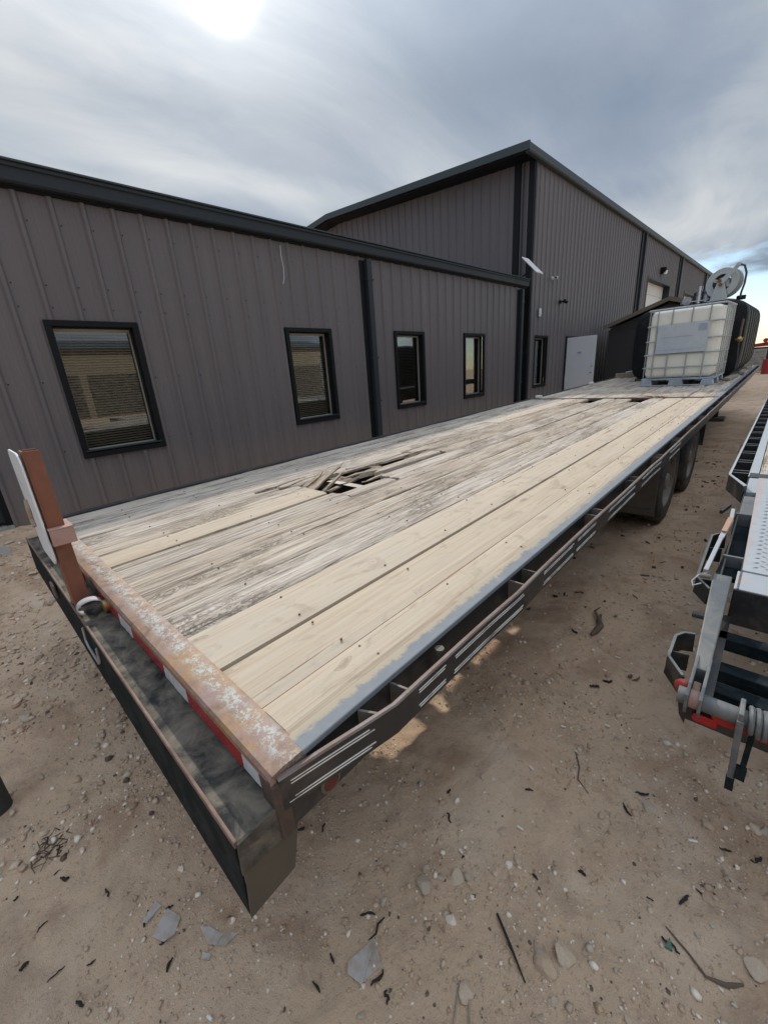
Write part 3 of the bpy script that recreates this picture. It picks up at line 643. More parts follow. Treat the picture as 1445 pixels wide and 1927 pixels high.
# ---- shed
sh = bthing('garden_shed', 'small charcoal shed with a tan edged gable roof beyond the open white door', 'shed', 0, 18.0, 0)
def sl(x): return 2.72 + (min(x - .62, 4.48 - x)) * .342
m = MB(); m.prism([(.72, 0, .12), (4.38, 0, .12), (4.38, 0, 2.62), (2.55, 0, 3.25), (.72, 0, 2.62)], (0, 4, 0)); m.build('wall', SHED, sh)
for a, b in ((.52, 2.55), (4.58, 2.55)):
    za, zb_ = 2.69, 3.385
    m = MB(); m.prism([(a, -.18, za), (b, -.18, zb_), (b, -.18, zb_ + .05), (a, -.18, za + .05)], (0, 4.36, 0)); m.build('roof', SHEDTRIM, sh)
    m = MB(); m.prism([(a, -.20, za - .08), (b, -.20, zb_ - .08), (b, -.20, zb_ + .055), (a, -.20, za + .055)], (0, .018, 0)); m.build('barge_board', SHEDTRIM, sh)
m = MB()
for x in (.73, 2.5, 4.37): m.box(x - .05, x + .05, -.015, .0, .12, 2.58)
m.box(.72, 4.38, -.012, .0, 2.56, 2.60); m.build('corner_board', SHED, sh)
m = MB(); m.box(1.6, 2.45, -.03, -.001, .15, 2.2); m.build('door', SHED, sh)

# ---- things far behind and across the yard
o = thing('machine', 'dark parked machine with a red roof at the far end of the yard', 'machine', (0, 41, 0))
m = MB(); m.box(-2.0, 3.0, 0, 5, .5, 1.62); m.build('body', BLACK, o, bevel=.05)
m = MB(); m.prism([(-2.0, -.15, 1.63), (3.2, -.15, 1.80), (3.2, -.15, 2.05), (-.3, -.15, 2.02), (-.6, -.15, 1.95), (-2.0, -.15, 1.80)], (0, 5, 0)); m.build('roof', REDP, o, bevel=.04)
m = MB(); m.cyl((-.9, -.05, 2.05), (0, 1, 0), .14, .5, 12); m.build('beacon', REDP, o)
for x in (-1.6, 2.4):
    m = MB(); m.cyl((x, .3, .5), (1, 0, 0), .5, .35, 20); m.build('wheel', RUBBER, o)
o = thing('crate', 'grey gridded crate standing before the dark red roofed machine', 'crate', (-1.25, 38.0, 0))
m = MB(); m.box(-.55, .6, 0, 1.1, .15, 1.5); m.build('block', CONCRETE, o, bevel=.02)
for i in range(4):
    m = MB(); m.box(-.58, .63, -.03, 0, .3 + i * .36, .36 + i * .36); m.build('rail', GALV, o)
for i in range(3):
    m = MB(); m.box(-.56 + i * .56, -.52 + i * .56, -.05, -.031, .12, 1.5); m.build('upright', GALV, o)
m = MB(); m.lathe((-.35, 35.6, 0), (0, 0, 1), [(0, 0.02), (.28, .02), (.28, .3), (.295, .31), (.28, .32), (.28, .6), (.295, .61), (.28, .62), (.28, .88), (0, .88)], 20)
tag(m.build('steel_drum', REDP, smooth=True), 'red steel drum on the dirt at the far right edge', 'drum')
yb_ = thing('yard_building', 'long tan metal building across the yard, reflected in the office windows', 'building', (24, 6, 0))
m = MB(); m.box(0, 9, -16, 22, 0, 4.6); m.build('wall', TANW, yb_)
m = MB(); m.prism([(-.4, -16.4, 4.55), (4.5, -16.4, 5.5), (9.4, -16.4, 4.55), (9.4, -16.4, 4.65), (4.5, -16.4, 5.6), (-.4, -16.4, 4.65)], (0, 38.8, 0)); m.build('roof', ROOFM, yb_)
for i in range(7):
    m = MB(); m.box(-.06, 0, -15.5 + i * 5.3, -10.7 + i * 5.3, 0, 2.9); m.build('garage_door', BLACKD, yb_)

# ================================================================== FLATBED TRAILER
TZ = 0.87; SL = 0.0203
tr = thing('flatbed_trailer', 'long black flatbed trailer with a worn plank deck and rusty rear sill', 'trailer', (0, 0, TZ), (math.atan(SL), 0, 0))
LEN = 14.5; SEAM = 6.74
def npn(seed):  # per plank noise
    return np.random.RandomState(seed)
def plank(x0, x1, y0, y1, m_, seed, old=True, zoff=0.0, rag0=0, rag1=0, step=0.05, cols=None, tilt=None):
    rs = npn(seed); w = abs(x1 - x0); xa, xb = min(x0, x1), max(x0, x1)
    nc = cols or (14 if old else 6); nr = max(2, int((y1 - y0) / step))
    u = np.linspace(0, 1, nc + 1); t = np.linspace(0, 1, nr + 1); U, T = np.meshgrid(u, t)
    X = xa + U * w; Y = y0 + T * (y1 - y0)
    if old:
        gro = fbm(X * 70, Y * 1.2 + seed * 3.1, seed, 3, 0.6) * 0.010 + fbm(X * 22, Y * 0.7, seed + 5, 2) * 0.012
        Z = zoff + np.minimum(gro - 0.003, 0.003) + fbm(X * 3, Y * .5, seed + 9, 2) * .008
        ed = np.minimum(U, 1 - U); Z = Z - 0.010 * np.exp(-ed * 30) * (0.4 + vnoise(Y * 6, X * 0 + seed, seed + 2))
        X = X + (U - .5) * 0.0 + fbm(Y * 3, U * 0 + seed, seed + 3, 3) * 0.006 * (2 * np.abs(U - .5))
    else:
        Z = zoff + fbm(X * 4, Y * .6, seed + 9, 2) * .004 - 0.004 * np.exp(-np.minimum(U, 1 - U) * 60) + 0.0006 * rs.randn()
    if rag0: Y = Y + (1 - T) ** 6 * rag0 * (vnoise(X * 40, X * 0, seed + 4) - .2)
    if rag1: Y = Y - T ** 6 * rag1 * (vnoise(X * 40, X * 0 + 7, seed + 6) - .2)
    th = 0.036
    top = np.stack([X, Y, Z], -1).reshape(-1, 3); n = nc + 1
    bot = top.copy(); bot[:, 2] = zoff - th
    vs = np.concatenate([top, bot]); K = len(top); F = []
    for r in range(nr):
        for c in range(nc): F.append((r * n + c, r * n + c + 1, (r + 1) * n + c + 1, (r + 1) * n + c))
    for r in range(nr):
        for c in (0, nc):
            a, b = r * n + c, (r + 1) * n + c; F.append((a, b, K + b, K + a) if c else (b, a, K + a, K + b))
    for c in range(nc):
        for r in (0, nr):
            a, b = r * n + c, r * n + c + 1; F.append((b, a, K + a, K + b) if r == 0 else (a, b, K + b, K + a))
    me = bpy.data.meshes.new('deck_plank'); me.from_pydata([tuple(v) for v in vs], [], F); me.materials.append(m_)
    if old: me.polygons.foreach_set('use_smooth', [True] * len(F)); me.set_sharp_from_angle(angle=R(50))
    o = bpy.data.objects.new('deck_plank', me); COL.objects.link(o); o.parent = tr
    return o
E0 = 0.084
# new boards by the right rail
plank(-.056, -.169, E0, 3.33, WOOD_NEW, 11, False); plank(-.056, -.170, 3.334, 4.95, WOOD_NEW, 12, False, -.002); plank(-.056, -.170, 4.955, SEAM - .02, WOOD_NEW, 13, False)
plank(-.178, -.372, E0, SEAM - .02, WOOD_NEW, 14, False, -.004)
plank(-.386, -.600, E0, 3.42, WOOD_NEW, 15, False); plank(-.384, -.598, 3.425, SEAM - .02, WOOD_NEW, 16, False, -.002)
rows = [(-.610, -.799), (-.808, -1.000), (-1.009, -1.214), (-1.222, -1.408), (-1.416, -1.588), (-1.597, -1.776), (-1.784, -1.982), (-1.990, -2.172), (-2.180, -2.362), (-2.369, -2.536)]
for i, (a, b) in enumerate(rows):
    m_ = WOOD_OLD if i % 3 else WOOD_GREY
    if i >= 7: m_ = WOOD_GREY
    s = 100 + i * 7
    if i == 1: plank(a, b, E0, 6.28, m_, s, rag1=.12)
    elif i == 3: plank(a, b + .002, E0, 1.33, m_, s); plank(a, b + .075, 1.332, 1.76, m_, s + 1, rag1=.03); plank(a, b, 1.765, SEAM - .02, m_, s + 2, rag0=.05)
    elif i == 4:
        plank(a, b, E0, 1.30, WOOD_NEW, s, False, .001)
        plank(a - .062, b, 1.78, 2.62, m_, s + 1, rag0=.28); plank(a, b, 2.63, 6.22, m_, s + 3, rag0=.05, rag1=.1)
    elif i == 5:
        plank(a, b, E0, 1.34, m_, s, rag1=.15); plank(a, b, 2.42, SEAM - .02, m_, s + 1, rag0=.35)
    elif i == 6:
        plank(a, b, E0, 4.2, m_, s); plank(a, b, 4.21, SEAM - .02, WOOD_NEW, s + 2, False, -.001)
    elif i == 2: plank(a, b, E0, SEAM - .02, m_, s, zoff=-.002)
    else: plank(a, b, E0, SEAM - .02, m_, s)
rows2 = [(-.058, -.172), (-.176, -.374), (-.382, -.600)] + rows
for i, (a, b) in enumerate(rows2):
    if i in (9,): plank(a, b, SEAM + .02, 9.2, WOOD_GREY, 300 + i, step=.12); plank(a, b, 9.21, LEN - .06, WOOD_OLD, 330 + i, step=.2)
    else: plank(a, b, SEAM + .02, LEN - .06, WOOD_OLD if i % 2 else WOOD_GREY, 300 + i, step=.15)
# screw heads over every second cross member
m = MB(); y = .38
while y < 6.6:
    for (a, b) in [(-.056, -.169), (-.178, -.372), (-.386, -.600)] + rows:
        for q in (.18, .82):
            if rnd.random() < .55:
                x = a + (b - a) * q + rnd.uniform(-.012, .012); yy = y + rnd.uniform(-.015, .015)
                if -1.95 < x < -1.3 and 1.2 < yy < 2.7: continue
                m.cyl((x, yy, .0015), (0, 0, 1), .0038, .004, 7)
    y += .4064
m.build('screw', simple('rusty_screw', (.10, .07, .055), .7, .2, .3, 40), tr, kind='stuff')
# splinters and torn boards round the hole
def splinter(p, q, w, h, tp=.5, m_=None):
    m = MB(); p = Vector(p); q = Vector(q); n = 5; pts = []
    d = (q - p); side = Vector((d.y, -d.x, 0)).normalized()
    vs = []; 
    for i in range(n + 1):
        t = i / n; c = p + d * t + side * rnd.uniform(-.006, .006) + Vector((0, 0, rnd.uniform(-.004, .004)))
        ww = w * (1 - t * (1 - tp)) / 2 * rnd.uniform(.75, 1.2); hh = h * (1 - t * (1 - tp)) / 2
        for a, b_ in ((-1, -1), (1, -1), (1, 1), (-1, 1)): vs.append(c + side * a * ww + Vector((0, 0, b_ * hh)))
    fs = [(3, 2, 1, 0), tuple(n * 4 + k for k in range(4))]
    for i in range(n):
        for k in range(4): fs.append((i * 4 + k, i * 4 + (k + 1) % 4, i * 4 + 4 + (k + 1) % 4, i * 4 + 4 + k))
    m.add(vs, fs); return m.build('splinter', m_ or SPLIT, tr)
splinter((-1.60, 1.29, -.03), (-1.72, 1.72, .075), .034, .016, .2)
splinter((-1.63, 1.31, -.035), (-1.70, 1.66, .06), .045, .02, .5)
splinter((-1.66, 1.32, -.05), (-1.78, 1.62, .02), .06, .02, .6)
splinter((-1.70, 1.28, -.04), (-1.80, 1.58, .03), .05, .02, .5)
splinter((-1.57, 1.33, -.07), (-1.62, 1.62, .03), .03, .02, .6)
splinter((-1.70, 2.45, -.012), (-1.73, 1.66, -.002), .075, .022, .5, WOOD_OLD)
splinter((-1.765, 2.43, -.012), (-1.785, 1.80, -.006), .05, .022, .6, WOOD_GREY)
splinter((-1.60, 1.98, -.012), (-1.615, 1.60, -.012), .05, .02, .35, WOOD_OLD)
splinter((-1.80, 1.20, .004), (-1.72, 1.50, .035), .03, .012, .2, WOOD_OLD)
splinter((-1.86, 1.05, .003), (-1.79, 1.42, .025), .022, .01, .2, WOOD_OLD)
splinter((-1.45, 1.86, -.02), (-1.47, 1.66, -.035), .03, .015, .3)
splinter((-1.68, 1.9, -.06), (-1.60, 1.45, -.06), .05, .015, .6)
splinter((-1.0, 6.3, -.02), (-.9, 6.6, -.05), .05, .02, .6)
# orange stained sliver behind the seam
m = MB(); m.prism([(-.98, 6.98, .005), (-.60, 6.92, .005), (-.62, 6.99, .005), (-.80, 7.05, .005), (-.95, 7.04, .005)], (0, 0, .004)); m.build('rusty_shim', simple('orange_rust_scale', (.42, .15, .05), .85, 0, .35, 25, (.45, .36, .26), .5), tr)
# deck seam
m = MB(); m.box(-2.55, -.01, SEAM - .018, SEAM + .018, -.02, .010); m.build('deck_seam_strip', RUB, tr, bevel=.003)
m = MB()
for k in range(13): m.box(-.57 + rnd.uniform(-.0, .3), -.27 + rnd.uniform(-.1, .15), 7.06 + k * .004, 7.064 + k * .004, .004, .005)
# side rails
m = MB(); m.box(-.0532, .0, .075, LEN, -.012, .0045); m.build('side_rail', SIDERAIL, tr, bevel=.003)
m = MB(); m.box(-.02, -.004, .0, LEN, -.165, -.013); m.box(-.10, -.0205, .0, LEN, -.165, -.155); m.build('side_channel', BLACK, tr, bevel=.002)
m = MB(); m.box(-2.59, -2.54, .075, LEN, -.012, .006); m.build('side_rail', BLACK, tr, bevel=.003)
m = MB(); m.box(-2.586, -2.57, .0, LEN, -.165, -.013); m.build('side_channel', BLACK, tr)
# rub rails with pockets
def rub_x(y): return .004 + .056 * min(1, max(0, (y - .02) / .26)) + (.005 * math.exp(-((y % 2.1 - .9) / .12) ** 2) if y > .5 else 0)
for sgn in (0, 1):
    ys = [.012, .10, .20, .29] + [.4 + .1 * i for i in range(141)]
    ys = [y for y in ys if y < LEN]
    m = MB(); vs = []; fs = []
    for y in ys:
        x = rub_x(y); X0, X1 = (x - .009, x) if sgn == 0 else (-2.59 - x, -2.59 - x + .009)
        zt = -.012 + .002 * math.sin(y * 5)
        vs += [(X0, y, zt - .082), (X1, y, zt - .082), (X1, y, zt), (X0, y, zt)]
    for i in range(len(ys) - 1):
        for k in range(4): fs.append((i * 4 + k, i * 4 + (k + 1) % 4, i * 4 + 4 + (k + 1) % 4, i * 4 + 4 + k))
    fs += [(3, 2, 1, 0), tuple(len(vs) - 4 + k for k in range(4))]
    m.add(vs, fs)
    o = m.build('rub_rail', BLACK, tr)
    if sgn == 0:
        m = MB(); vs = []; fs = []
        for y in ys:
            x = rub_x(y) - .0045; zt = -.012 + .002 * math.sin(y * 5)
            for k in range(6):
                q = math.pi * 2 * k / 6; vs.append((x + .0075 * math.cos(q), y, zt + .004 * math.sin(q)))
        for i in range(len(ys) - 1):
            for k in range(6): fs.append((i * 6 + k, i * 6 + (k + 1) % 6, i * 6 + 6 + (k + 1) % 6, i * 6 + 6 + k))
        m.add(vs, fs); m.build('worn_top_edge', RUB, tr, smooth=True)
pock = [.24, .35, .515, .958, 1.06]
y = 1.726
while y < LEN - .2: pock += [y, y + .092]; y += .66 if len(pock) % 4 else .70
for i, y in enumerate(pock):
    m = MB(); xr = rub_x(y) - .012
    if i < 2: m.bar((-.004, y - .01, -.055), (xr, y + (.012 if i == 0 else -.0), -.055), .006, .08)
    elif i == 2: m.cyl((.02, y, -.055), (0, 0, 1), .013, .085, 10)
    else: m.bar((-.004, y, -.055), (xr, y, -.055), .006, .08)
    m.build('stake_pocket', RUB if i > 1 and i % 3 == 0 else BLACKD, tr)
# white twin stripes on the rub rail face
segs = [(.02, .235), (.36, .50), (.52, .94), (1.10, 1.40), (1.43, 1.69), (1.86, 2.37), (2.50, 3.0), (3.3, 3.7)]
for a, b in segs:
    m = MB()
    for z in (-.030, -.0375, -.074, -.0815):
        n = max(2, int((b - a) / .05)); vs = []; fs = []
        a2 = a + rnd.uniform(0, .02); b2 = b - rnd.uniform(0, .02)
        for i in range(n + 1):
            y = a2 + (b2 - a2) * i / n; x = rub_x(y) + .0015; zz = z + .002 * math.sin(y * 5)
            vs += [(x, y, zz - .0012), (x, y, zz + .0012), (x - .002, y, zz + .0012), (x - .002, y, zz - .0012)]
        for i in range(n):
            for k in range(4): fs.append((i * 4 + k, i * 4 + (k + 1) % 4, i * 4 + 4 + (k + 1) % 4, i * 4 + 4 + k))
        m.add(vs, fs)
    m.build('white_stripe', STRIPE, tr)
# rear sill
m = MB(); pr = [(0.084, -.02), (.084, .001), (.078, .004), (.03, .0045), (.006, .001), (0, -.006), (0, -.022), (.01, -.022)]
m.prism([(-2.59, y, z) for y, z in pr], (2.588, 0, 0)); m.build('rear_sill', RUSTBAR, tr, smooth=True)
m = MB(); m.box(-2.585, -.012, .006, .03, -.19, -.02); m.build('rear_channel', BLACKD, tr)
m = MB(); m.box(-.05, .004, -.002, .03, -.165, -.02); m.build('corner_post', simple('dark_rusty_steel', (0.06, 0.042, 0.034), .75, 0, .4, 30, (0.11, .065, .045), .4, .2), tr, bevel=.004)
# red and white tape
xs = [-.028, -.131, -.418, -.578, -.874, -1.011, -1.30]
for i in range(len(xs) - 1):
    m = MB(); a, b = xs[i], xs[i + 1]; red = i % 2 == 1; n = 6; vs = []
    for k in range(n + 1):
        x = a + (b - a) * k / n
        vs += [(x, .0015 + rnd.uniform(0, .001), -.074 + rnd.uniform(-.002, .002)), (x, .0035 + rnd.uniform(0, .001), -.026)]
    m.add(vs, [(2 * k, 2 * k + 1, 2 * k + 3, 2 * k + 2) for k in range(n)])
    o = m.build('red_tape' if red else 'white_tape', TRED if red else TWHITE, tr); sm = o.modifiers.new('thick', 'SOLIDIFY'); sm.thickness = .0015
a = -1.55
for i in range(5):
    m = MB(); m.box(a - .2, a, .001, .005, -.074, -.026); m.build('red_tape' if i % 2 == 0 else 'white_tape', TRED if i % 2 == 0 else TWHITE, tr); a -= .201
# peeled strip of tape curling off
m = MB(); vs = []; n = 14
for k in range(n + 1):
    t = k / n; q = -.5 + t * 4.6; r = .045 * (1 - .25 * t)
    x = -1.205 - .02 * t; y = -.012 - .032 + .042 * math.cos(q) ; z = -.052 + .03 * math.sin(q)
    vs += [(x - .02, y, z), (x + .035, y - .004, z + .004)]
m.add(vs, [(2 * k, 2 * k + 1, 2 * k + 3, 2 * k + 2) for k in range(n)]); o = m.build('peeled_tape', TAPEB, tr, smooth=True); sm = o.modifiers.new('thick', 'SOLIDIFY'); sm.thickness = .002
m = MB(); m.lathe((-1.175, .004, -.06), (0, -1, 0), [(.0, 0), (.026, 0), (.026, .014), (.014, .018), (.0, .016)], 12); m.build('marker_lamp', BRASS, tr, smooth=True)
# bumper tray
m = MB(); m.box(-2.60, -.012, -.083, .005, -.093, -.086); m.build('bumper_tray', SOOT, tr)
m = MB(); m.box(-2.605, -.008, -.088, -.081, -.094, -.0775); m.build('tray_lip', EDGE, tr, bevel=.002)
m = MB(); m.prism([(-2.605, -.0875, -.0945), (-2.605, -.0815, -.0945), (-2.605, -.0895, -.284), (-2.605, -.0955, -.284)], (2.594, 0, 0)); m.build('bumper_face', BLUEBLACK, tr, bevel=.002)
m = MB(); m.prism([(-.0105, -.083, -.165), (-.0105, -.0955, -.284), (-.0105, .010, -.272), (-.0105, .037, -.166)], (.006, 0, 0)); m.build('bumper_end', MUDDY, tr)
m = MB(); m.prism([(-.0103, -.083, -.083), (-.0103, -.0885, -.164), (-.0103, .0, -.164), (-.0103, .0, -.083)], (.007, 0, 0)); m.build('bumper_cheek', SOOT, tr)
m = MB(); m.prism([(-2.6, -.083, -.09), (-2.6, -.0955, -.284), (-2.6, .010, -.272), (-2.6, .037, -.09)], (.006, 0, 0)); m.build('bumper_end', BLACKD, tr)
m = MB(); m.tube([(-1.16, -.094, -.10), (-1.16, -.098, -.155), (-1.135, -.099, -.17), (-.985, -.099, -.17), (-.965, -.098, -.155), (-.965, -.094, -.10)], .004, 6); m.build('wire_loop', GALV, tr, smooth=True)
m = MB(); m.box(-1.77, -1.69, -.105, -.0955, -.165, -.10); m.build('bracket', RUB, tr, bevel=.003)
m = MB(); m.box(-.52, -.44, .002, .012, -.088, -.080); m.build('bracket', EDGE, tr)
# oval side marker
m = MB(); m.lathe((-.0035, .128, -.135), (1, 0, 0), [(.0, .0), (.027, .0), (.027, .004), (.020, .005)], 18); o = m.build('side_marker', BLACKD, tr, smooth=True)
m = MB(); m.lathe((-.002, .128, -.135), (1, 0, 0), [(.019, .003), (.016, .006), (.0, .007)], 18); m.build('lens', simple('dusty_red_lens', (.10, .016, .014), .5, 0, .2, 30), o, smooth=True)
# under frame
y = .35
while y < LEN - .1:
    m = MB(); m.box(-2.56, -.021, y, y + .06, -.045, -.040); m.box(-2.56, -.021, y + .027, y + .033, -.13, -.045); m.box(-2.56, -.021, y, y + .06, -.135, -.13); m.build('cross_member', BLACK, tr); y += .4064
for x in (-.80, -1.79):
    m = MB(); m.box(x - .06, x + .06, .12, LEN - 1.2, -.152, -.138); m.box(x - .007, x + .007, .12, LEN - 1.2, -.44, -.152); m.box(x - .06, x + .06, .12, LEN - 1.2, -.455, -.44); m.build('main_beam', BLACK, tr)
# axles and wheels
def tyre_prof(r, w):
    return [(r * .60, -w * .42), (r * .80, -w * .5), (r * .93, -w * .47), (r * .985, -w * .40), (r, -w * .3), (r, -w * .17), (r * .975, -w * .165), (r * .975, -w * .135), (r, -w * .13), (r, w * .13), (r * .975, w * .135), (r * .975, w * .165), (r, w * .17), (r, w * .3), (r * .985, w * .40), (r * .93, w * .47), (r * .80, w * .5), (r * .60, w * .42)]
tyre_me = MB().lathe((0, 0, 0), (1, 0, 0), tyre_prof(.405, .215), 44).mesh('tyre', RUBBER, True)
rm = MB().lathe((0, 0, 0), (1, 0, 0), [(.245, -.09), (.235, .085), (.25, .095), (.235, .09), (.21, .03), (.16, .0), (.10, .015), (.085, .06), (.07, .085), (.0, .09)], 32)
for k in range(8):
    q = 2 * math.pi * k / 8; rm.cyl((.02, .135 * math.cos(q), .135 * math.sin(q)), (1, 0, 0), .014, .05, 8)
rim_me = rm.mesh('rim', HUBM, True)
for y in (4.42, 5.70):
    zc = .405 - TZ - SL * y
    for x in (-.17, -.41, -2.42, -2.18):
        w = link('wheel', MB().cyl((0, 0, 0), (1, 0, 0), .06, .16, 12).mesh('wheel', BLACK), tr, (x, y, zc))
        link('tyre', tyre_me, w); r_ = link('rim', rim_me, w)
        if x in (-.41, -2.42): r_.rotation_euler = (0, 0, math.pi)
    m = MB(); m.cyl((-1.3, y, zc), (1, 0, 0), .06, 2.0, 12); m.build('axle', BLACK, tr)
    for x in (-.8, -1.79):
        m = MB(); m.prism([(x - .04, y - .35, -.46), (x - .04, y + .35, -.46), (x - .04, y + .1, zc), (x - .04, y - .1, zc)], (.08, 0, 0)); m.build('hanger', BLACK, tr)
m = MB(); m.box(-.62, -.062, 3.80, 3.812, -.72, -.14); m.box(-.61, -.075, 3.790, 3.799, -.70, -.66); o = m.build('mud_flap', MUDFLAP, tr, bevel=.004)
for x in (-.10, -.58):
    m = MB(); m.cyl((x, 3.787, -.68), (0, 1, 0), .008, .006, 8); m.build('bolt', BLACK, o)
# fender rail behind the flap
m = MB(); m.box(-.56, -.05, 6.30, 6.312, -.55, -.14); m.build('mud_flap', BLACK, tr)
# landing gear
for x in (-.50, -2.10):
    m = MB(); m.box(x - .06, x + .06, 12.30, 12.42, -1.03, -.14); o = m.build('landing_leg', BLACK, tr, bevel=.004)
    m = MB(); m.box(x - .17, x + .20, 12.16, 12.56, -1.115, -1.04); m.build('foot_pad', BLACKD, o, bevel=.006)
m = MB(); m.bar((-.5, 12.36, -.5), (-2.1, 12.36, -.5), .05, .05); m.build('brace', BLACK, tr)
m = MB(); m.box(-2.5, -.1, LEN - .06, LEN, -.17, .006); m.build('front_sill', BLACK, tr)

# ---- stake with a white plate standing in the bumper tray
st = thing('marker_stake', 'rusty red steel stake holding a white rounded plate on the rear bumper', 'stake', (-1.35, -.052, .79))
m = MB(); m.box(-.042, .042, -.026, -.020, 0, .62); m.box(.036, .042, -.020, .026, 0, .62); m.box(-.042, -.036, -.020, .026, 0, .62); m.build('post', RUST, st, bevel=.001)
m = MB(); P = []
for zz0, zz1 in ((.27, .335),):
    m.box(-.06, .075, -.03, .045, zz1 - .006, zz1); m.box(-.06, -.054, -.03, .045, zz0, zz1 - .006); m.box(.069, .075, -.03, .045, zz0, zz1 - .006); m.box(-.054, .069, -.03, .045, zz0, zz0 + .006)
m.build('bracket_tube', RUSTPINK, st, bevel=.002)
m = MB(); w, hh, r = .15, .215, .05; poly = []
for (sx, sz, q0) in ((1, 1, 0), (-1, 1, 90), (-1, -1, 180), (1, -1, 270)):
    for k in range(6):
        q = R(q0 + 18 * k); poly.append((sx * (w - r) + r * math.cos(q), 0, sz * (hh - r) + r * math.sin(q)))
m.prism([(p[0], -.030, p[2]) for p in poly], (0, -.006, 0)); o = m.build('plate', WHITEP, st, bevel=.001); o.location = (-.10, -.004, .40)
m = MB(); m.tube([(-.16, -.043, .42), (-.155, -.047, .38), (-.17, -.046, .34), (-.15, -.046, .31)], .008, 6); m.build('tape_residue', TIMBER, st)

# ---- IBC tote on the deck
dz0 = lambda y: TZ + SL * y
tt = thing('liquid_tote', 'caged white plastic liquid tote on a blue grey pallet on the deck', 'tote', (-.82, 8.70, dz0(8.7)), (math.atan(SL), 0, R(-1)))
TW, TD, TH = .52, 1.2, 1.27
def rbox(hw, hd, z0, z1, r, n=5):
    vs = []; fs = []; prof = []
    for k in range(n + 1): q = math.pi / 2 * k / n; prof.append((r * (1 - math.sin(q)), z0 + r * (1 - math.cos(q))))
    for k in range(n + 1): q = math.pi / 2 * k / n; prof.append((r * (1 - math.cos(q)), z1 - r * (1 - math.sin(q))))
    ring = []
    m_ = len(prof); cnt = 4 * (n + 1)
    for ins, z in prof:
        for cxs, cys, q0 in ((1, 1, 0), (-1, 1, 90), (-1, -1, 180), (1, -1, 270)):
            for k in range(n + 1):
                q = R(q0 + 90 * k / n); rr = r
                vs.append((cxs * (hw - r) + (rr - ins) * math.cos(q), cys * (hd - r) + (rr - ins) * math.sin(q), z))
    for i in range(m_ - 1):
        for k in range(cnt): fs.append((i * cnt + k, i * cnt + (k + 1) % cnt, (i + 1) * cnt + (k + 1) % cnt, (i + 1) * cnt + k))
    fs.append(tuple(range(cnt))[::-1]); fs.append(tuple((m_ - 1) * cnt + k for k in range(cnt)))
    return vs, fs
m = MB(); m.add(*rbox(TW - .02, TD / 2 - .02, .135, TH - .03, .085)); o = m.build('bottle', TOTE, tt, smooth=True, loc=(0, TD / 2, 0))
m = MB(); m.cyl((0, TD / 2, TH - .01), (0, 0, 1), .12, .06, 24); m.build('lid', POLY, tt)
fr = [.146, .339, .54, .76, .985]; zb0, zt0 = .15, TH
for f_ in fr:
    z = zb0 + (zt0 - zb0) * f_; pts = []
    for cxs, cys, q0 in ((1, 1, 0), (-1, 1, 90), (-1, -1, 180), (1, -1, 270)):
        for k in range(4):
            q = R(q0 + 30 * k); pts.append((cxs * (TW - .04) + .05 * math.cos(q), TD / 2 + cys * (TD / 2 - .05) + .05 * math.sin(q), z))
    m = MB(); m.tube(pts, .011 if f_ < .9 else .016, 8, closed=True); m.build('cage_ring', GALV, tt, smooth=True)
for f_ in (.136, .337, .60, .83):
    for yy in (-.006, TD + .006):
        m = MB(); x = -TW + 2 * TW * f_; m.tube([(x, yy, .13), (x, yy, zt0)], .010, 8); m.build('cage_upright', GALV, tt, smooth=True)
for f_ in (.12, .3, .5, .7, .88):
    for xx in (-TW - .014, TW + .014):
        m = MB(); m.tube([(xx, TD * f_, .13), (xx, TD * f_, zt0)], .010, 8); m.build('cage_upright', GALV, tt, smooth=True)
m = MB(); m.box(-.36, .36, -.026, -.020, .545, 1.0); o = m.build('label_plate', PLATE, tt, bevel=.003)
m = MB(); m.box(.22, .33, -.029, -.0265, .87, .975); m.box(-.30, .15, -.029, -.0265, .80, .808); m.box(-.32, .30, -.029, -.0265, .60, .606); m.build('worn_print', PLATEINK, o)
m = MB(); m.box(-TW - .01, TW + .01, 0, TD, .10, .13); m.box(-TW - .01, TW + .01, -.012, .06, .0, .018); m.build('pallet_deck', PALLET, tt, bevel=.006)
for x0, x1 in ((-TW - .01, -TW + .17), (-.11, .11), (TW - .17, TW + .01)):
    for y0, y1 in ((-.01, .13), (TD / 2 - .07, TD / 2 + .07), (TD - .13, TD)):
        m = MB(); m.prism([(x0 + .02, y0, .10), (x1 - .02, y0, .10), (x1, y0, .018), (x1, y0, .0), (x0, y0, .0), (x0, y0, .018)], (0, y1 - y0, 0)); m.build('pallet_foot', PALLET, tt, bevel=.008)

# ---- black ribbed tank behind the tote
tk = thing('poly_tank', 'large black ribbed plastic tank with rounded shoulders behind the caged tote', 'tank', (-1.0, 10.15, dz0(10.15)), (math.atan(SL), 0, 0))
def sup(hw, hh, n=48, e=6.0):
    return [(hw * math.copysign(abs(math.cos(2 * math.pi * k / n)) ** (2 / e), math.cos(2 * math.pi * k / n)), hh * math.copysign(abs(math.sin(2 * math.pi * k / n)) ** (2 / e), math.sin(2 * math.pi * k / n))) for k in range(n)]
ring = []; ysr = [(0, .80), (.02, .92), (.06, .98), (.14, 1.0)]
yy = .14
while yy < 3.4:
    ysr += [(yy + .34, 1.0), (yy + .40, .945), (yy + .50, .945), (yy + .56, 1.0)]; yy += .56
ysr += [(yy + .1, .98), (yy + .16, .8)]
m = MB(); vs = []; fs = []; n = 48
for y, s in ysr:
    for x, z in sup(.90 * s, .69 * (s if s < .9 else (1 + s) / 2)): vs.append((x, y, .695 + z))
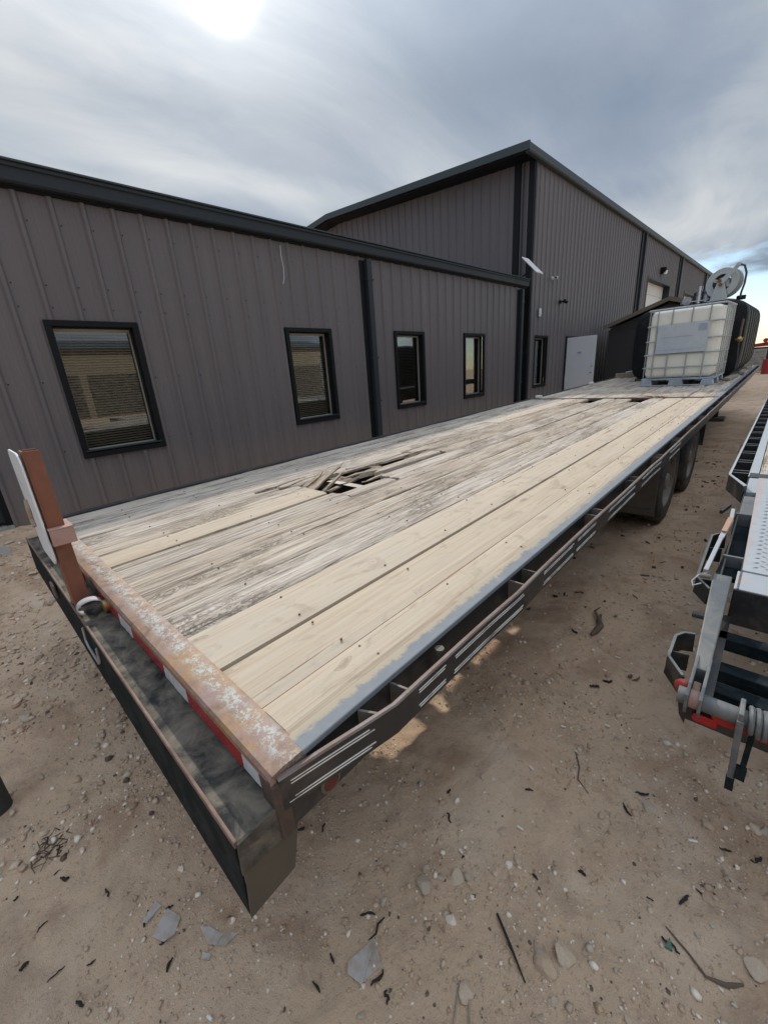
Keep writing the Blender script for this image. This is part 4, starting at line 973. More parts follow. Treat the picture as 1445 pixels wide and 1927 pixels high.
for i in range(len(ysr) - 1):
    for k in range(n): fs.append((i * n + k, i * n + (k + 1) % n, (i + 1) * n + (k + 1) % n, (i + 1) * n + k))
fs += [tuple(range(n))[::-1], tuple((len(ysr) - 1) * n + k for k in range(n))]
m.add(vs, fs); m.build('tank_body', POLY, tk, smooth=True)
for y in (.55, 1.67):
    m = MB(); pts = [(x * 1.012, y, .695 + z * 1.012) for x, z in sup(.90 * .955, .69 * .975)]; m.tube(pts, .022, 6, closed=True); m.build('strap', GALV, tk, smooth=True)
m = MB(); m.box(-.8, .8, .1, 4.2, -.01, .05); m.build('skid', BLACKD, tk)
m = MB(); m.cyl((.72, .35, 1.40), (0, 0, 1), .07, .07, 14); m.build('port_cap', POLY, tk)
# plumbing on the tank front
o = thing('hose_valve', 'dull brass valve with short pipes hanging on the front of the black tank', 'valve', (-.155, 10.03, 1.76))
m = MB(); m.lathe((0, 0, -.05), (0, 0, 1), [(0, 0), (.03, 0), (.045, .02), (.05, .045), (.035, .07), (.02, .085), (0, .085)], 14); m.build('valve_body', BRASS, o, smooth=True)
m = MB(); m.tube([(0, 0, .03), (.0, 0, .2), (.005, 0, .33)], .016, 8); m.build('upper_pipe', RUB, o, smooth=True)
m = MB(); m.tube([(0, 0, -.05), (.01, 0, -.2), (.025, -.01, -.35), (.02, -.02, -.5)], .012, 8); m.build('lower_hose', HOSE, o, smooth=True)
m = MB(); m.bar((-.06, -.01, -.01), (.06, -.01, .01), .012, .016); m.build('handle', BRASS, o)
# ---- hose reel
rl = thing('hose_reel', 'round pale grey hose reel with a guide arm standing on the black tank', 'reel', (-.56, 10.25, dz0(10.25) + 1.385), (0, 0, R(-14)))
zc = .285; RR = .252
for yy in (-.06, .16):
    m = MB(); m.lathe((0, yy, zc), (0, 1, 0), [(.142, .0), (.15, -.012), (.18, -.006), (.23, -.004), (RR - .01, -.006), (RR, .004), (RR - .01, .010), (.146, .008), (.142, .0)], 40); m.build('flange', REEL, rl, smooth=True)
m = MB(); m.lathe((0, .05, zc), (0, 1, 0), [(.0, -.085), (.085, -.085), (.10, -.075), (.10, .09), (.0, .09)], 30); m.build('drum', GALV, rl, smooth=True)
for k in range(5):
    m = MB(); q = [(.165 * math.cos(t), -.025 + .038 * k, zc + .165 * math.sin(t)) for t in np.linspace(0, 2 * math.pi, 28)[:-1]]; m.tube(q, .018, 6, closed=True); m.build('hose_turn', HOSE, rl, smooth=True)
m = MB(); m.prism([(-.13, -.115, .0), (.14, -.115, .0), (.10, -.115, .14), (.05, -.115, .30), (-.05, -.115, .30), (-.10, -.115, .14)], (0, .022, 0)); m.build('pedestal', REEL, rl, bevel=.005)
m = MB(); m.bar((.0, -.125, .27), (.235, -.125, .53), .014, .085, (0, 0, 1), taper=.75); m.box(.20, .26, -.15, -.06, .505, .56); m.build('guide_arm', REEL, rl, bevel=.004)
for (x, z) in ((-.012, zc + .03), (.012, zc - .035)):
    m = MB(); m.cyl((x, -.14, z), (0, 1, 0), .028, .03, 10); m.build('bearing', RUST, rl)
m = MB(); m.box(-.16, .17, -.14, .22, -.012, .004); m.build('base_plate', REEL, rl)
m = MB(); m.tube([(.24, -.10, .53), (.31, -.10, .50), (.35, -.08, .38), (.345, -.06, .22), (.31, -.03, .08), (.29, .02, .0)], .016, 8)
o = m.build('hose', HOSE, rl, smooth=True)
for k in range(4):
    q = R(45 + 90 * k + 20); m = MB(); m.bar((.09 * math.cos(q), -.052, zc + .09 * math.sin(q)), (.18 * math.cos(q), -.060, zc + .18 * math.sin(q)), .05, .006, (0, 1, 0)); m.build('spoke', REEL, rl)
# ---- pump set
pm = thing('pump_set', 'small engine pump with a bright upright pipe and blue cap beside the reel', 'pump', (-.98, 10.3, dz0(10.3) + 1.38))
m = MB(); m.box(-.02, .26, .05, .40, .0, .22); m.build('engine_block', BLACK, pm, bevel=.02)
m = MB(); m.cyl((.08, .0, .15), (0, 0, 1), .042, .30, 14); m.build('upright_pipe', CHROME, pm, smooth=True)
m = MB(); m.cyl((-.10, .02, .07), (0, 1, 0), .075, .12, 16); m.cyl((-.10, .02, .07), (0, 1, 0), .03, .2, 10); m.build('pump_body', GALV, pm, smooth=True)
m = MB(); m.cyl((.18, .0, .18), (0, 0, 1), .03, .05, 12); m.build('fuel_cap', BLUEP, pm, smooth=True)
m = MB(); m.cyl((.19, .0, .08), (0, 0, 1), .04, .14, 12); m.tube([(.19, 0, .14), (.26, -.02, .17), (.34, -.02, .13)], .012, 6); m.build('filter', GALV, pm, smooth=True)
m = MB(); m.tube([(-.2, .0, .03), (-.05, -.03, .05), (.1, -.03, .04), (.3, -.02, .06)], .012, 6); m.build('hose', GALV, pm, smooth=True)

# ---- loose timber on the deck
def deck_thing(bx, name, label, cat, m_, x, y, rz, bev=.004, dz=0.0, group=None):
    o = bx.build(name, m_, bevel=bev); o.location = (x, y, dz0(y) + .006 + dz); o.rotation_euler = (math.atan(SL), 0, rz); return tag(o, label, cat, group)
deck_thing(MB().box(-.26, .26, -.07, .07, 0, .10), 'timber_block', 'thick sawn timber block lying on the deck left of the tank', 'timber', TIMBER, -2.26, 11.55, R(22))
o = thing('steel_bracket', 'bent steel bracket lying on top of the sawn timber block', 'bracket', (-2.16, 11.58, dz0(11.6) + .107))
m = MB(); m.tube([(-.16, 0, .012), (-.05, .0, .03), (.06, 0, .055), (.14, .02, .02)], .014, 6); m.build('bent_rod', GALV, o, smooth=True); m = MB(); m.box(.02, .12, -.05, .05, .0, .012); m.build('base', RUB, o)
deck_thing(MB().box(-.05, .05, -.5, .5, 0, .045), 'loose_board', 'loose board on the deck edge in front of the black tank', 'board', TIMBER, -.16, 9.95, R(-3))
deck_thing(MB().box(-.04, .04, -.6, .6, 0, .04), 'loose_board', 'longer loose board lying by the rail beside the black tank', 'board', TIMBER, -.11, 11.6, R(2))
deck_thing(MB().box(-.045, .045, -.35, .35, 0, .05), 'loose_board', 'short pale board farthest along the deck rail past the tank', 'board', TIMBER, -.12, 12.9, R(-4))
deck_thing(MB().prism([(-.05, -.03, 0), (.05, -.04, 0), (.06, .03, 0), (-.03, .05, 0)], (0, 0, .035)), 'white_rag', 'small white scrap at the left end of the deck seam', 'scrap', CIG, -2.50, 6.95, .3)
deck_thing(MB().prism([(-.05, -.04, 0), (.05, -.03, 0), (.04, .04, 0), (-.04, .05, 0)], (0, 0, .05)), 'white_rag', 'small white scrap on the deck edge before the open door', 'scrap', CIG, -2.48, 9.6, .3)

# ================================================================== SECOND TRAILER (right edge)
t2 = thing('ramp_trailer', 'black equipment trailer with dovetail, tread plate and spring ramp hinge', 'trailer', (0, 0, 0))
ZM = .86; D0, D1 = 2.95, 1.15; W2 = 2.45; XL = .425
def dvz(y): return ZM - .1556 * (D0 - y)
XO = XL + W2  # far side
# main deck
m = MB(); m.box(XL + .0, XL + .011, 2.97, 13.0, ZM - .10, ZM - .003); o = m.build('rub_rail', BLACK, t2); m = MB(); m.box(XL - .0005, XL + .0115, 2.968, 13.0, ZM - .003, ZM + .001); m.build('worn_edge', LIGHTSTEEL, o)
m = MB(); m.prism([(XL, 2.97, ZM - .1), (XL + .011, 2.97, ZM - .1), (XL + .10, 2.72, ZM - .1), (XL + .089, 2.70, ZM - .1)], (0, 0, .097)); o = m.build('rub_rail_end', BLACK, t2); m = MB(); m.prism([(XL, 2.966, ZM - .003), (XL + .0115, 2.966, ZM - .003), (XL + .10, 2.72, ZM - .003), (XL + .088, 2.70, ZM - .003)], (0, 0, .004)); m.build('worn_edge', LIGHTSTEEL, o)
m = MB(); m.box(XL + .092, XL + .135, 2.95, 13.0, ZM - .14, ZM - .004); o = m.build('side_rail', BLACK, t2); m = MB(); m.box(XL + .0915, XL + .1355, 2.95, 13.0, ZM - .004, ZM); m.build('worn_top', LIGHTSTEEL, o, bevel=.001)
m = MB(); m.box(XO - .06, XO, 2.95, 13.0, ZM - .14, ZM); m.build('side_rail', LIGHTSTEEL, t2)
y = 3.05; k = 0
while y < 13:
    for yo in (0, .07):
        m = MB(); m.box(XL + .0118, XL + .0912, y + yo, y + yo + .008, ZM - .10, ZM - .008); o = m.build('stake_pocket', BLACK, t2); m = MB(); m.box(XL + .0118, XL + .0912, y + yo - .001, y + yo + .009, ZM - .008, ZM - .005); m.build('worn_edge', GREYARM, o)
    y += .34
for i in range(10):
    x = XL + .14 + i * .225; m = MB(); m.box(x, x + .215, 3.06, 13.0, ZM - .04, ZM - .004 + rnd.uniform(-.003, .002)); m.build('deck_plank', WOOD_OLD if i % 2 else WOOD_GREY, t2)
m = MB(); m.box(XL + .094, XO, 2.935, 3.05, ZM - .16, ZM + .002); m.build('cross_beam', BLACK, t2, bevel=.006)
m = MB(); m.box(XL + .14, XO - .06, 3.02, 3.055, ZM - .01, ZM + .004); m.build('deck_edge_strip', LIGHTSTEEL, t2)
for x in (.9, 1.9):
    m = MB(); m.box(x, x + .1, 2.9, 13, .45, ZM - .161); m.build('main_beam', BLACK, t2)
# dovetail side frame (left)
m = MB(); m.prism([(XL + .094, D0 - .02, dvz(D0) - .005), (XL + .094, D0 - .02, dvz(D0) - .14), (XL + .094, 1.80, dvz(1.8) - .14), (XL + .094, 1.80, dvz(1.8) - .005)], (.006, 0, 0)); m.build('dovetail_side', BLACK, t2)
for (ya, yb) in ((2.93, 2.72), (2.66, 2.43)):
    m = MB(); m.prism([(XL + .10, ya, dvz(ya)), (XL + .15, ya, dvz(ya)), (XL + .15, yb, dvz(yb)), (XL + .10, yb, dvz(yb))], (0, 0, -.03)); m.build('dovetail_cap', LIGHTSTEEL if ya > 2.8 else GREYARM, t2, bevel=.003)
m = MB(); m.prism([(XL + .10, 2.40, dvz(2.40) - .05), (XL + .155, 2.40, dvz(2.40) - .05), (XL + .155, 1.9, dvz(1.9) - .05), (XL + .075, 1.9, dvz(1.9) - .05)], (0, 0, -.02)); m.build('gusset', BLUEBLACK, t2)
for y in (2.44, 2.0):
    m = MB(); m.prism([(XL + .085, y, dvz(y)), (XL + .155, y, dvz(y)), (XL + .155, y - .015, dvz(y)), (XL + .085, y - .015, dvz(y))], (0, 0, -.12)); m.build('divider', GREYARM, t2)
m = MB(); m.prism([(XL + .155, 2.93, dvz(2.93)), (XL + .163, 2.93, dvz(2.93)), (XL + .163, 1.75, dvz(1.75)), (XL + .155, 1.75, dvz(1.75))], (0, 0, -.14)); m.build('inner_side', BLACK, t2)
# tread plate panel
m = MB(); P = [(XL + .125 + .01, 2.93), (XL + .157, 1.90), (1.30, 1.90), (1.30, 2.93)]
P = [(XL + .14, 2.93), (XL + .16, 1.89), (1.45, 1.89), (1.45, 2.93)]
m.prism([(x, y, dvz(y) + .004) for x, y in P], (0, 0, -.008)); tp = m.build('tread_plate', TREAD, t2)
m = MB(); i = 0
yy = 1.93
while yy < 2.90:
    xx = XL + .20 + (.018 if i % 2 else 0)
    while xx < 1.0:
        a = .55 if (i + int(xx * 1000 // 36)) % 2 else -.55; c, s_ = math.cos(a), math.sin(a); Lg, Wg = .0145, .0030; z = dvz(yy) + .0042
        m.add([(xx - c * Lg, yy - s_ * Lg, z), (xx + s_ * Wg, yy - c * Wg, z + .0022), (xx + c * Lg, yy + s_ * Lg, z), (xx - s_ * Wg, yy + c * Wg, z + .0022)], [(0, 1, 2, 3)])
        xx += .036
    yy += .020; i += 1
m.build('tread_pattern', LIGHTSTEEL, tp, kind='stuff')
# plate lip and dark box beam behind the plate
m = MB(); m.prism([(XL + .147, 1.885, dvz(1.885)), (1.45, 1.885, dvz(1.885)), (1.45, 1.75, dvz(1.75)), (XL + .147, 1.75, dvz(1.75))], (0, 0, -.008)); m.build('plate_lip', LIGHTSTEEL, t2, bevel=.002)
m = MB(); m.box(XL + .147, 1.45, 1.742, 1.75, dvz(1.75) - .16, dvz(1.75) - .001); m.build('rear_beam', BLACK, t2, bevel=.004)
m = MB(); m.box(.70, .84, 1.79, 1.87, dvz(1.83) + .006, dvz(1.83) + .03); m.build('latch_box', BLACK, t2, bevel=.004)
# rear fork arms
for x0 in (.515, 2.30):
    m = MB(); P = [(x0 - .018, 1.83), (x0 + .045, 1.83), (x0 + .048, 1.24), (x0 + .006, 1.24)]
    m.prism([(x, y, dvz(y)) for x, y in P], (0, 0, -.055)); o = m.build('fork_arm', GREYARM, t2, bevel=.004)
    for xx in (x0 + .006, x0 + .040):
        m = MB(); m.prism([(xx, 1.30, dvz(1.3) + .001), (xx, 1.14, .60), (xx, 1.105, .575), (xx, 1.10, .53), (xx, 1.13, .49), (xx, 1.18, .47), (xx, 1.28, .53)], (.009, 0, 0)); m.build('hinge_lug', GREYARM, o, bevel=.002)
m = MB(); m.tube([(.50, 1.14, .545), (1.2, 1.14, .545), (2.4, 1.14, .545)], .026, 14); m.build('hinge_tube', GREYARM, t2, smooth=True)
m = MB(); m.cyl((.545, 1.14, .545), (1, 0, 0), .029, .028, 14); m.build('hinge_collar', RUSTPINK, t2, smooth=True)
pts = []
for k in range(0, 9 * 16):
    t = k / 16; q = 2 * math.pi * t; pts.append((.672 + t * .0155, 1.14 + .037 * math.cos(q), .545 + .037 * math.sin(q)))
m = MB(); m.tube(pts, .0075, 7); m.build('coil_spring', GREYARM, t2, smooth=True)
m = MB(); m.prism([(.648, 1.10, .585), (.648, 1.18, .585), (.648, 1.18, .50), (.648, 1.10, .50)], (.012, 0, 0)); m.build('spring_stop', GREYARM, t2, bevel=.003)
# hanging ramp foot
m = MB(); m.bar((.655, 1.10, .56), (.664, 1.085, .36), .016, .012, (0, 1, 0)); m.build('spring_leg', GREYARM, t2)
m = MB(); m.bar((.686, 1.11, .53), (.684, 1.09, .41), .013, .011, (0, 1, 0)); m.bar((.682, 1.086, .415), (.682, 1.084, .375), .024, .018, (0, 1, 0)); m.build('spring_hook', BLUEBLACK, t2)
m = MB(); m.bar((.664, 1.083, .365), (.666, 1.080, .325), .020, .016, (0, 1, 0)); m.build('hook_tip', BLUEBLACK, t2)
# light bar
m = MB(); m.box(.525, 2.42, 1.155, 1.165, .445, .545); m.box(.525, 2.42, 1.1655, 1.21, .445, .453); m.build('light_bar', BLACK, t2, bevel=.003)
def pill(x0, x1, z0, z1, y, d):
    r = (z1 - z0) / 2; P = []
    for cx_, q0 in ((x1 - r * .7, -90), (x0 + r * .7, 90)):
        for k in range(9):
            q = R(q0 + 22.5 * k); P.append((cx_ + r * .7 * math.cos(q), y, (z0 + z1) / 2 + r * math.sin(q)))
    return MB().prism(P, (0, d, 0))
for x0, x1 in ((.545, .612), (2.33, 2.40)): pill(x0, x1, .462, .493, 1.1545, -.012).build('reflector', LENS, t2, bevel=.003)
for x0, x1 in ((.592, .655), (.664, .76)):
    o = pill(x0 - .004, x1 + .004, .484, .541, 1.1545, -.006).build('tail_light', HUBM, t2, bevel=.002); pill(x0, x1, .488, .537, 1.1482, -.010).build('lens', LENS, o, bevel=.003)
m = MB(); m.lathe((.503, 1.172, .545), (-.8, -1, 0), [(.026, -.016), (.026, .0), (.02, .006), (0, .008)], 16); m.build('side_marker', simple('dull_red_lens', (.22, .03, .03), .4, 0, .2, 30), t2, smooth=True)
m = MB(); m.prism([(.50, 1.15, .53), (.53, 1.15, .53), (.53, 1.15, .43), (.512, 1.15, .46)], (0, .05, 0)); m.build('marker_bracket', BLACK, t2)
# slats under the hinge, ground shows between
for y, z in ((1.55, .50), (1.38, .47), (1.28, .45)):
    m = MB(); m.box(.56, 2.4, y, y + .06, z, z + .05); m.build('frame_rung', BLUEBLACK, t2, bevel=.003)
m = MB(); m.box(.55, .585, 1.17, 1.74, .44, .55); m.build('frame_side', BLACK, t2)
# D-shaped step loops at the left
def dloop(ya, yb, xo, xi, bars, hgt=.075):
    m = MB()
    zz = lambda y: dvz(y) - .02
    path = [(xi, ya), (xo + .0, ya + .07), (xo, yb - .03), (xo + .02, yb), (xi, yb + .01)]
    for p, q in zip(path, path[1:]):
        a = Vector((p[0], p[1], zz(p[1]) - hgt / 2)); b = Vector((q[0], q[1], zz(q[1]) - hgt / 2)); m.bar(a, b, .008, hgt)
    o = m.build('step_loop', BLACK, t2)
    m = MB()
    for p, q in zip(path, path[1:]): m.bar((p[0], p[1], zz(p[1]) + .001), (q[0], q[1], zz(q[1]) + .001), .009, .004)
    m.build('worn_edge', GREYARM, o)
    for y in bars:
        m = MB(); m.bar((xo + .004, y, zz(y) - hgt / 2), (xi, y + .01, zz(y) - hgt / 2), .006, hgt * .9); m.build('step_bar', BLACK, o)
dloop(1.205, 1.42, .447, .50, (1.31,)); dloop(1.735, 2.22, .448, .50, (1.80, 2.08))
# pale lever and pin
m = MB(); m.bar((.472, 1.80, dvz(1.8) + .02), (.486, 2.12, dvz(2.1) + .012), .016, .012); m.bar((.486, 2.12, dvz(2.1) + .012), (.502, 2.32, dvz(2.32) + .01), .020, .012); m.bar((.502, 2.32, dvz(2.32) + .01), (.497, 2.47, dvz(2.47) + .0), .016, .012); m.build('lever', LIGHTSTEEL, t2, bevel=.002)
m = MB(); m.bar((.490, 2.17, dvz(2.17) + .022), (.499, 2.33, dvz(2.33) + .019), .020, .006); m.build('worn_handle', simple('worn_tan_grip', (.42, .25, .16), .7, 0, .2, 20), t2)
m = MB(); m.tube([(.478, 1.80, dvz(1.8) + .012), (.452, 1.78, dvz(1.8)), (.438, 1.73, dvz(1.75)), (.445, 1.70, dvz(1.7)), (.47, 1.72, dvz(1.7) + .01)], .0028, 6); m.build('wire_ring', GALV, t2, smooth=True)
m = MB(); m.cyl((.474, 1.79, dvz(1.8)), (1, .2, 0), .010, .035, 10); m.build('pin', HUBM, t2)
m = MB(); m.cyl((.492, 1.545, dvz(1.54) - .02), (1, 0, 0), .012, .04, 10); m.build('pin', BLACK, t2)
m = MB(); m.bar((.452, 2.42, dvz(2.42)), (.478, 2.52, dvz(2.5)), .012, .02); m.build('latch', BLACK, t2)
# wheels that carry it
for y in (8.2, 9.2):
    for x in (XL + .45, XO - .3):
        w = link('wheel', MB().cyl((0, 0, 0), (1, 0, 0), .06, .16, 12).mesh('wheel', BLACK), t2, (x, y, .40)); link('tyre', tyre_me, w); link('rim', rim_me, w)

# ================================================================== SMALL THINGS ON THE GROUND
m = MB(); zz = gh(-1.475, -.50); m.tube([(-1.475, -.52, zz - .02), (-1.475, -.52, zz + .012), (-1.475, -.52, zz + 1.0)], [.046, .046, .046], 18)
tag(m.build('steel_post', simple('weathered_grey_post', (.045, .052, .05), .6, .2, .3, 9, (.15, .13, .11), .35, .2), smooth=True), 'dark grey steel pipe post at the lower left edge', 'post')

def rock_mesh(seed, mat_, flat=.6):
    rs = random.Random(seed); bm = bmesh.new(); bmesh.ops.create_icosphere(bm, subdivisions=3, radius=1.0)
    fr_ = [Vector((rs.gauss(0, 1), rs.gauss(0, 1), rs.gauss(0, 1))).normalized() for _ in range(16)]; cut = [rs.uniform(.48, .86) for _ in fr_]
    sx, sy = rs.uniform(.75, 1.25), rs.uniform(.75, 1.1)
    for v in bm.verts:
        p = v.co.copy()
        for n_, c in zip(fr_, cut):
            d_ = p.dot(n_)
            if d_ > c: p -= n_ * (d_ - c) * .97
        q = p * 5; k = math.sin(q.x * 1.7 + seed) * math.sin(q.y * 2.1 + seed * 2) * math.sin(q.z * 1.9)
        k2 = math.sin(q.x * 4.7 + seed) * math.sin(q.y * 5.1) * math.sin(q.z * 4.9 + seed)
        p *= 1 + .05 * k + .05 * k2; v.co = (p.x * sx, p.y * sy, p.z * flat)
    me = bpy.data.meshes.new('stone'); bm.to_mesh(me); bm.free(); me.materials.append(mat_)
    me.polygons.foreach_set('use_smooth', [True] * len(me.polygons)); me.set_sharp_from_angle(angle=R(18)); return me
ROCKS = [rock_mesh(i, (STONE, STONEG, STONER, STONE, STONEG, WHITEST)[i % 6], .45 + .06 * (i % 5)) for i in range(18)]
def rock(x, y, size, label, group=None, mesh=None, cat='stone', sink=.42):
    me = mesh or ROCKS[rnd.randrange(17)]
    o = link('stone', me); o.scale = (size / 2,) * 3; o.location = (x, y, gh(x, y) + size * .5 * .5 * (1 - 2 * sink) + .0)
    o.rotation_euler = (rnd.uniform(-.25, .25), rnd.uniform(-.25, .25), rnd.uniform(0, 6.28)); tag(o, label, cat, group); return o
# the larger ones the photograph shows, at their places
rock(.40, .545, .080, 'largest pale stone at the lower edge of the scraped hollow', mesh=ROCKS[3])
rock(.375, .485, .072, 'long pinkish stone just below the largest pale stone', mesh=ROCKS[2])
rock(.235, .30, .055, 'pale rounded stone at the bottom edge beside two dry stalks', mesh=ROCKS[0])
rock(.355, .50, .05, 'flat grey stone left of the long pinkish stone', mesh=ROCKS[4])
GS = 'pale stones scattered on the dirt'; LS = 'pale rough stone lying loose on the sandy dirt'
for x, y, s in ((.07, .50, .055), (-.13, .47, .042), (0, .42, .062), (.12, .73, .050), (.18, .65, .048), (.2, .68, .036), (.26, .60, .022), (.36, 1.02, .042), (.39, 1.04, .034), (.45, 1.10, .045), (.49, 1.15, .055),
                (.68, .96, .05), (.77, 1.30, .055), (.80, 1.31, .05), (.10, .40, .036), (-.07, .30, .03), (-.02, .46, .045), (.10, .53, .05), (-.57, .31, .03), (.80, .86, .06), (.12, .40, .05), (.65, 1.22, .05), (.03, .47, .03), (.06, .58, .028), (.16, .60, .03), (.21, .62, .034), (.14, .49, .026), (.30, .70, .02), (.50, .95, .022)):
    rock(x, y, s, LS, GS)
rock(-.66, -.10, .035, 'small pale stone on bare dirt behind the bumper corner', mesh=ROCKS[5]); rock(-.39, -.05, .026, 'white stone chip under the bumper corner', mesh=ROCKS[17])
GW = 'stones along the base of the office wall'; LW = 'tan flaky stone lying between the wall and the trailer'
for i in range(46):
    x = rnd.uniform(-5.5, -1.9); y = rnd.uniform(-.45, .5) - .05 * (x + 2); s = rnd.uniform(.04, .12) * (1 if x < -3 else .7)
    rock(x, y, s, LW, GW, sink=.35)
GP = 'smaller stones scattered on the dirt'; LP = 'small rough stone on the dirt around the trailers'
for i in range(120):
    x = rnd.uniform(-.7, 1.0); y = rnd.uniform(.0, 3.2)
    if x < -.25 + -.1 * y and y > .6: x += .5
    rock(x, y, rnd.uniform(.014, .028) * (1 + y * .15), LP, GP)
# bark curls and twigs
def curl(x, y, L, m_, name, label, cat, group, r=.004, wig=.35):
    n = 7; p = Vector((0, 0, 0)); a = rnd.uniform(0, 6.28); pts = []; rs = []
    a0 = a
    for k in range(n):
        pts.append((p.x, p.y, p.z + r * .9 + abs(math.sin(k * 1.3)) * r * 1.2)); rs.append(r * (.45 + .9 * math.sin(math.pi * (k + .6) / n)) * rnd.uniform(.7, 1.3)); a += rnd.uniform(-wig, wig) * 1.6; p += Vector((math.cos(a), math.sin(a), 0)) * L / n
    m = MB(); m.tube(pts, rs, 6); o = m.build(name, m_, smooth=True); o.location = (x, y, gh(x, y)); return tag(o, label, cat, group)
GB = 'black bark curls scattered on the dirt'
for x, y in ((-.11, .72), (-.07, .65), (.1, .93), (.25, .67), (.07, .57), (.45, 1.09), (.6, .77), (.55, .85), (.63, .94), (.7, .96), (.72, 1.17), (.79, 1.2), (-.38, .29), (-.45, .26), (-.08, .03), (-.06, .26), (.08, .16), (-.08, .09), (-.95, -.37), (-.77, -.3), (-.58, -.25), (-.43, -.23), (-.57, -.15), (-.77, -.5), (-1.02, -.52), (-.67, -.47), (-.54, -.41), (.04, .14), (.13, .13), (.44, 1.19), (.39, .8), (-1.0, -.42), (-.85, -.44), (-.62, -.38), (-.5, -.2)):
    curl(x + rnd.uniform(-.01, .01), y + rnd.uniform(-.01, .01), rnd.uniform(.02, .062), BARK, 'bark_curl', 'small black curl of bark lying on the dirt', 'bark', GB, rnd.uniform(.0018, .0040), rnd.uniform(.2, .8))
GT = 'dark leaf litter beyond the trailer'
for i in range(48):
    x = rnd.uniform(-.5, .35); y = rnd.uniform(1.4, 7.5)
    curl(x, y, rnd.uniform(.03, .08), TWIG if i % 2 else BARK, 'dry_leaf', 'small dark dry leaf or chip between the two trailers', 'litter', GT, rnd.uniform(.003, .007), .6)
m = MB(); m.tube([(.218, .505, gh(.22, .5) + .006), (.28, .462, gh(.28, .46) + .008), (.348, .418, gh(.347, .42) + .004)], [.0035, .0042, .0018], 6); tag(m.build('black_stick', BARK, smooth=True), 'long straight black stick lying in the foreground dirt', 'stick')
m = MB(); P = [(-.03, 2.33), (-.02, 2.26), (.005, 2.2), (.0, 2.13), (-.01, 2.08)]; m.tube([(x, y, gh(x, y) + .02) for x, y in P], [.008, .014, .02, .018, .008], 7); m.tube([(-.02, 2.26, gh(-.02, 2.26) + .02), (-.07, 2.34, gh(-.07, 2.34) + .03), (-.06, 2.42, gh(-.06, 2.42) + .02)], [.010, .007, .003], 6); tag(m.build('root', TWIG, smooth=True), 'forked grey root lying on the dirt between the trailers', 'root')
P = [(.60, .80), (.66, .775), (.70, .75), (.745, .77), (.775, .80)]; m = MB(); m.tube([(x, y, gh(x, y) + .004) for x, y in P], [.002, .003, .004, .007, .003], 6); tag(m.build('dry_twig', TWIG, smooth=True), 'thin crooked twig at the lower right of the dirt', 'twig')
P = [(.20, 1.22), (.235, 1.16), (.25, 1.10), (.30, 1.07)]; m = MB(); m.tube([(x, y, gh(x, y) + .004) for x, y in P], [.0025, .003, .003, .0015], 6); tag(m.build('dry_twig', TWIG, smooth=True), 'thin grey twig bending across the middle of the dirt', 'twig')
for dx_, lab in ((-.012, 'left dry stalk running from the pale rounded stone to the bottom edge'), (.02, 'right dry stalk running from the pale rounded stone to the bottom edge')):
    m = MB(); m.tube([(.225 + dx_, .30, gh(.23, .3) + .006), (.25 + dx_ * 1.3, .255, gh(.25, .26) + .008), (.27 + dx_ * 1.2, .20, gh(.27, .2) + .004)], .0024, 6); tag(m.build('dry_stalk', TIMBER, smooth=True), lab, 'stalk')
m = MB(); P = [(-.035, .27), (-.04, .245), (-.028, .225), (-.034, .20)]; m.tube([(x, y, gh(x, y) + .005) for x, y in P], [.002, .0035, .003, .0015], 6); tag(m.build('bark_strip', BARK, smooth=True), 'curved black bark strip pointing at the clear corner shard', 'bark')
# weed tuft at the left edge
wt = thing('dry_weed', 'flattened clump of dry weed at the left edge of the dirt', 'weed', (-1.12, -.40, gh(-1.12, -.40)))
for i in range(26):
    a = rnd.uniform(0, 6.28); L_ = rnd.uniform(.03, .09); ox, oy = rnd.gauss(0, .03), rnd.gauss(0, .03); m = MB(); m.tube([(ox, oy, .003), (ox + math.cos(a) * L_ * .5, oy + math.sin(a) * L_ * .5, rnd.uniform(.004, .016)), (ox + math.cos(a + .7) * L_ * .8, oy + math.sin(a + .7) * L_ * .8, .005)], [.0022, .002, .001], 5); m.build('stem', TWIG if i % 3 else BARK, wt, smooth=True)
# white scraps
for x, y, L_, lab in ((.09, 1.03, .022, 'white paper scrap below the light patches'), (.62, 1.12, .026, 'white tube scrap lying at the lower right'), (.04, .58, .018, 'white scrap leaning on a stone cluster'), (.11, 1.32, .02, 'white stub nearest the trailer edge'), (.26, 1.45, .02, 'white stub beside a brown chip in mid ground'), (-.24, -.19, .016, 'white scrap cut by the bottom edge'), (.16, .78, .022, 'torn white chip beside grey stones'), (-.09, 2.12, .02, 'pale stub left of the forked root'), (.16, 1.98, .028, 'bent pale straw right of the forked root')):
    m = MB(); a = rnd.uniform(-.5, .5); m.tube([(-L_ / 2 * math.cos(a), -L_ / 2 * math.sin(a), .004), (L_ / 2 * math.cos(a), L_ / 2 * math.sin(a), .005)], .0042, 8); o = m.build('white_scrap', CIG, smooth=True); o.location = (x, y, gh(x, y) + .002); tag(o, lab, 'scrap')
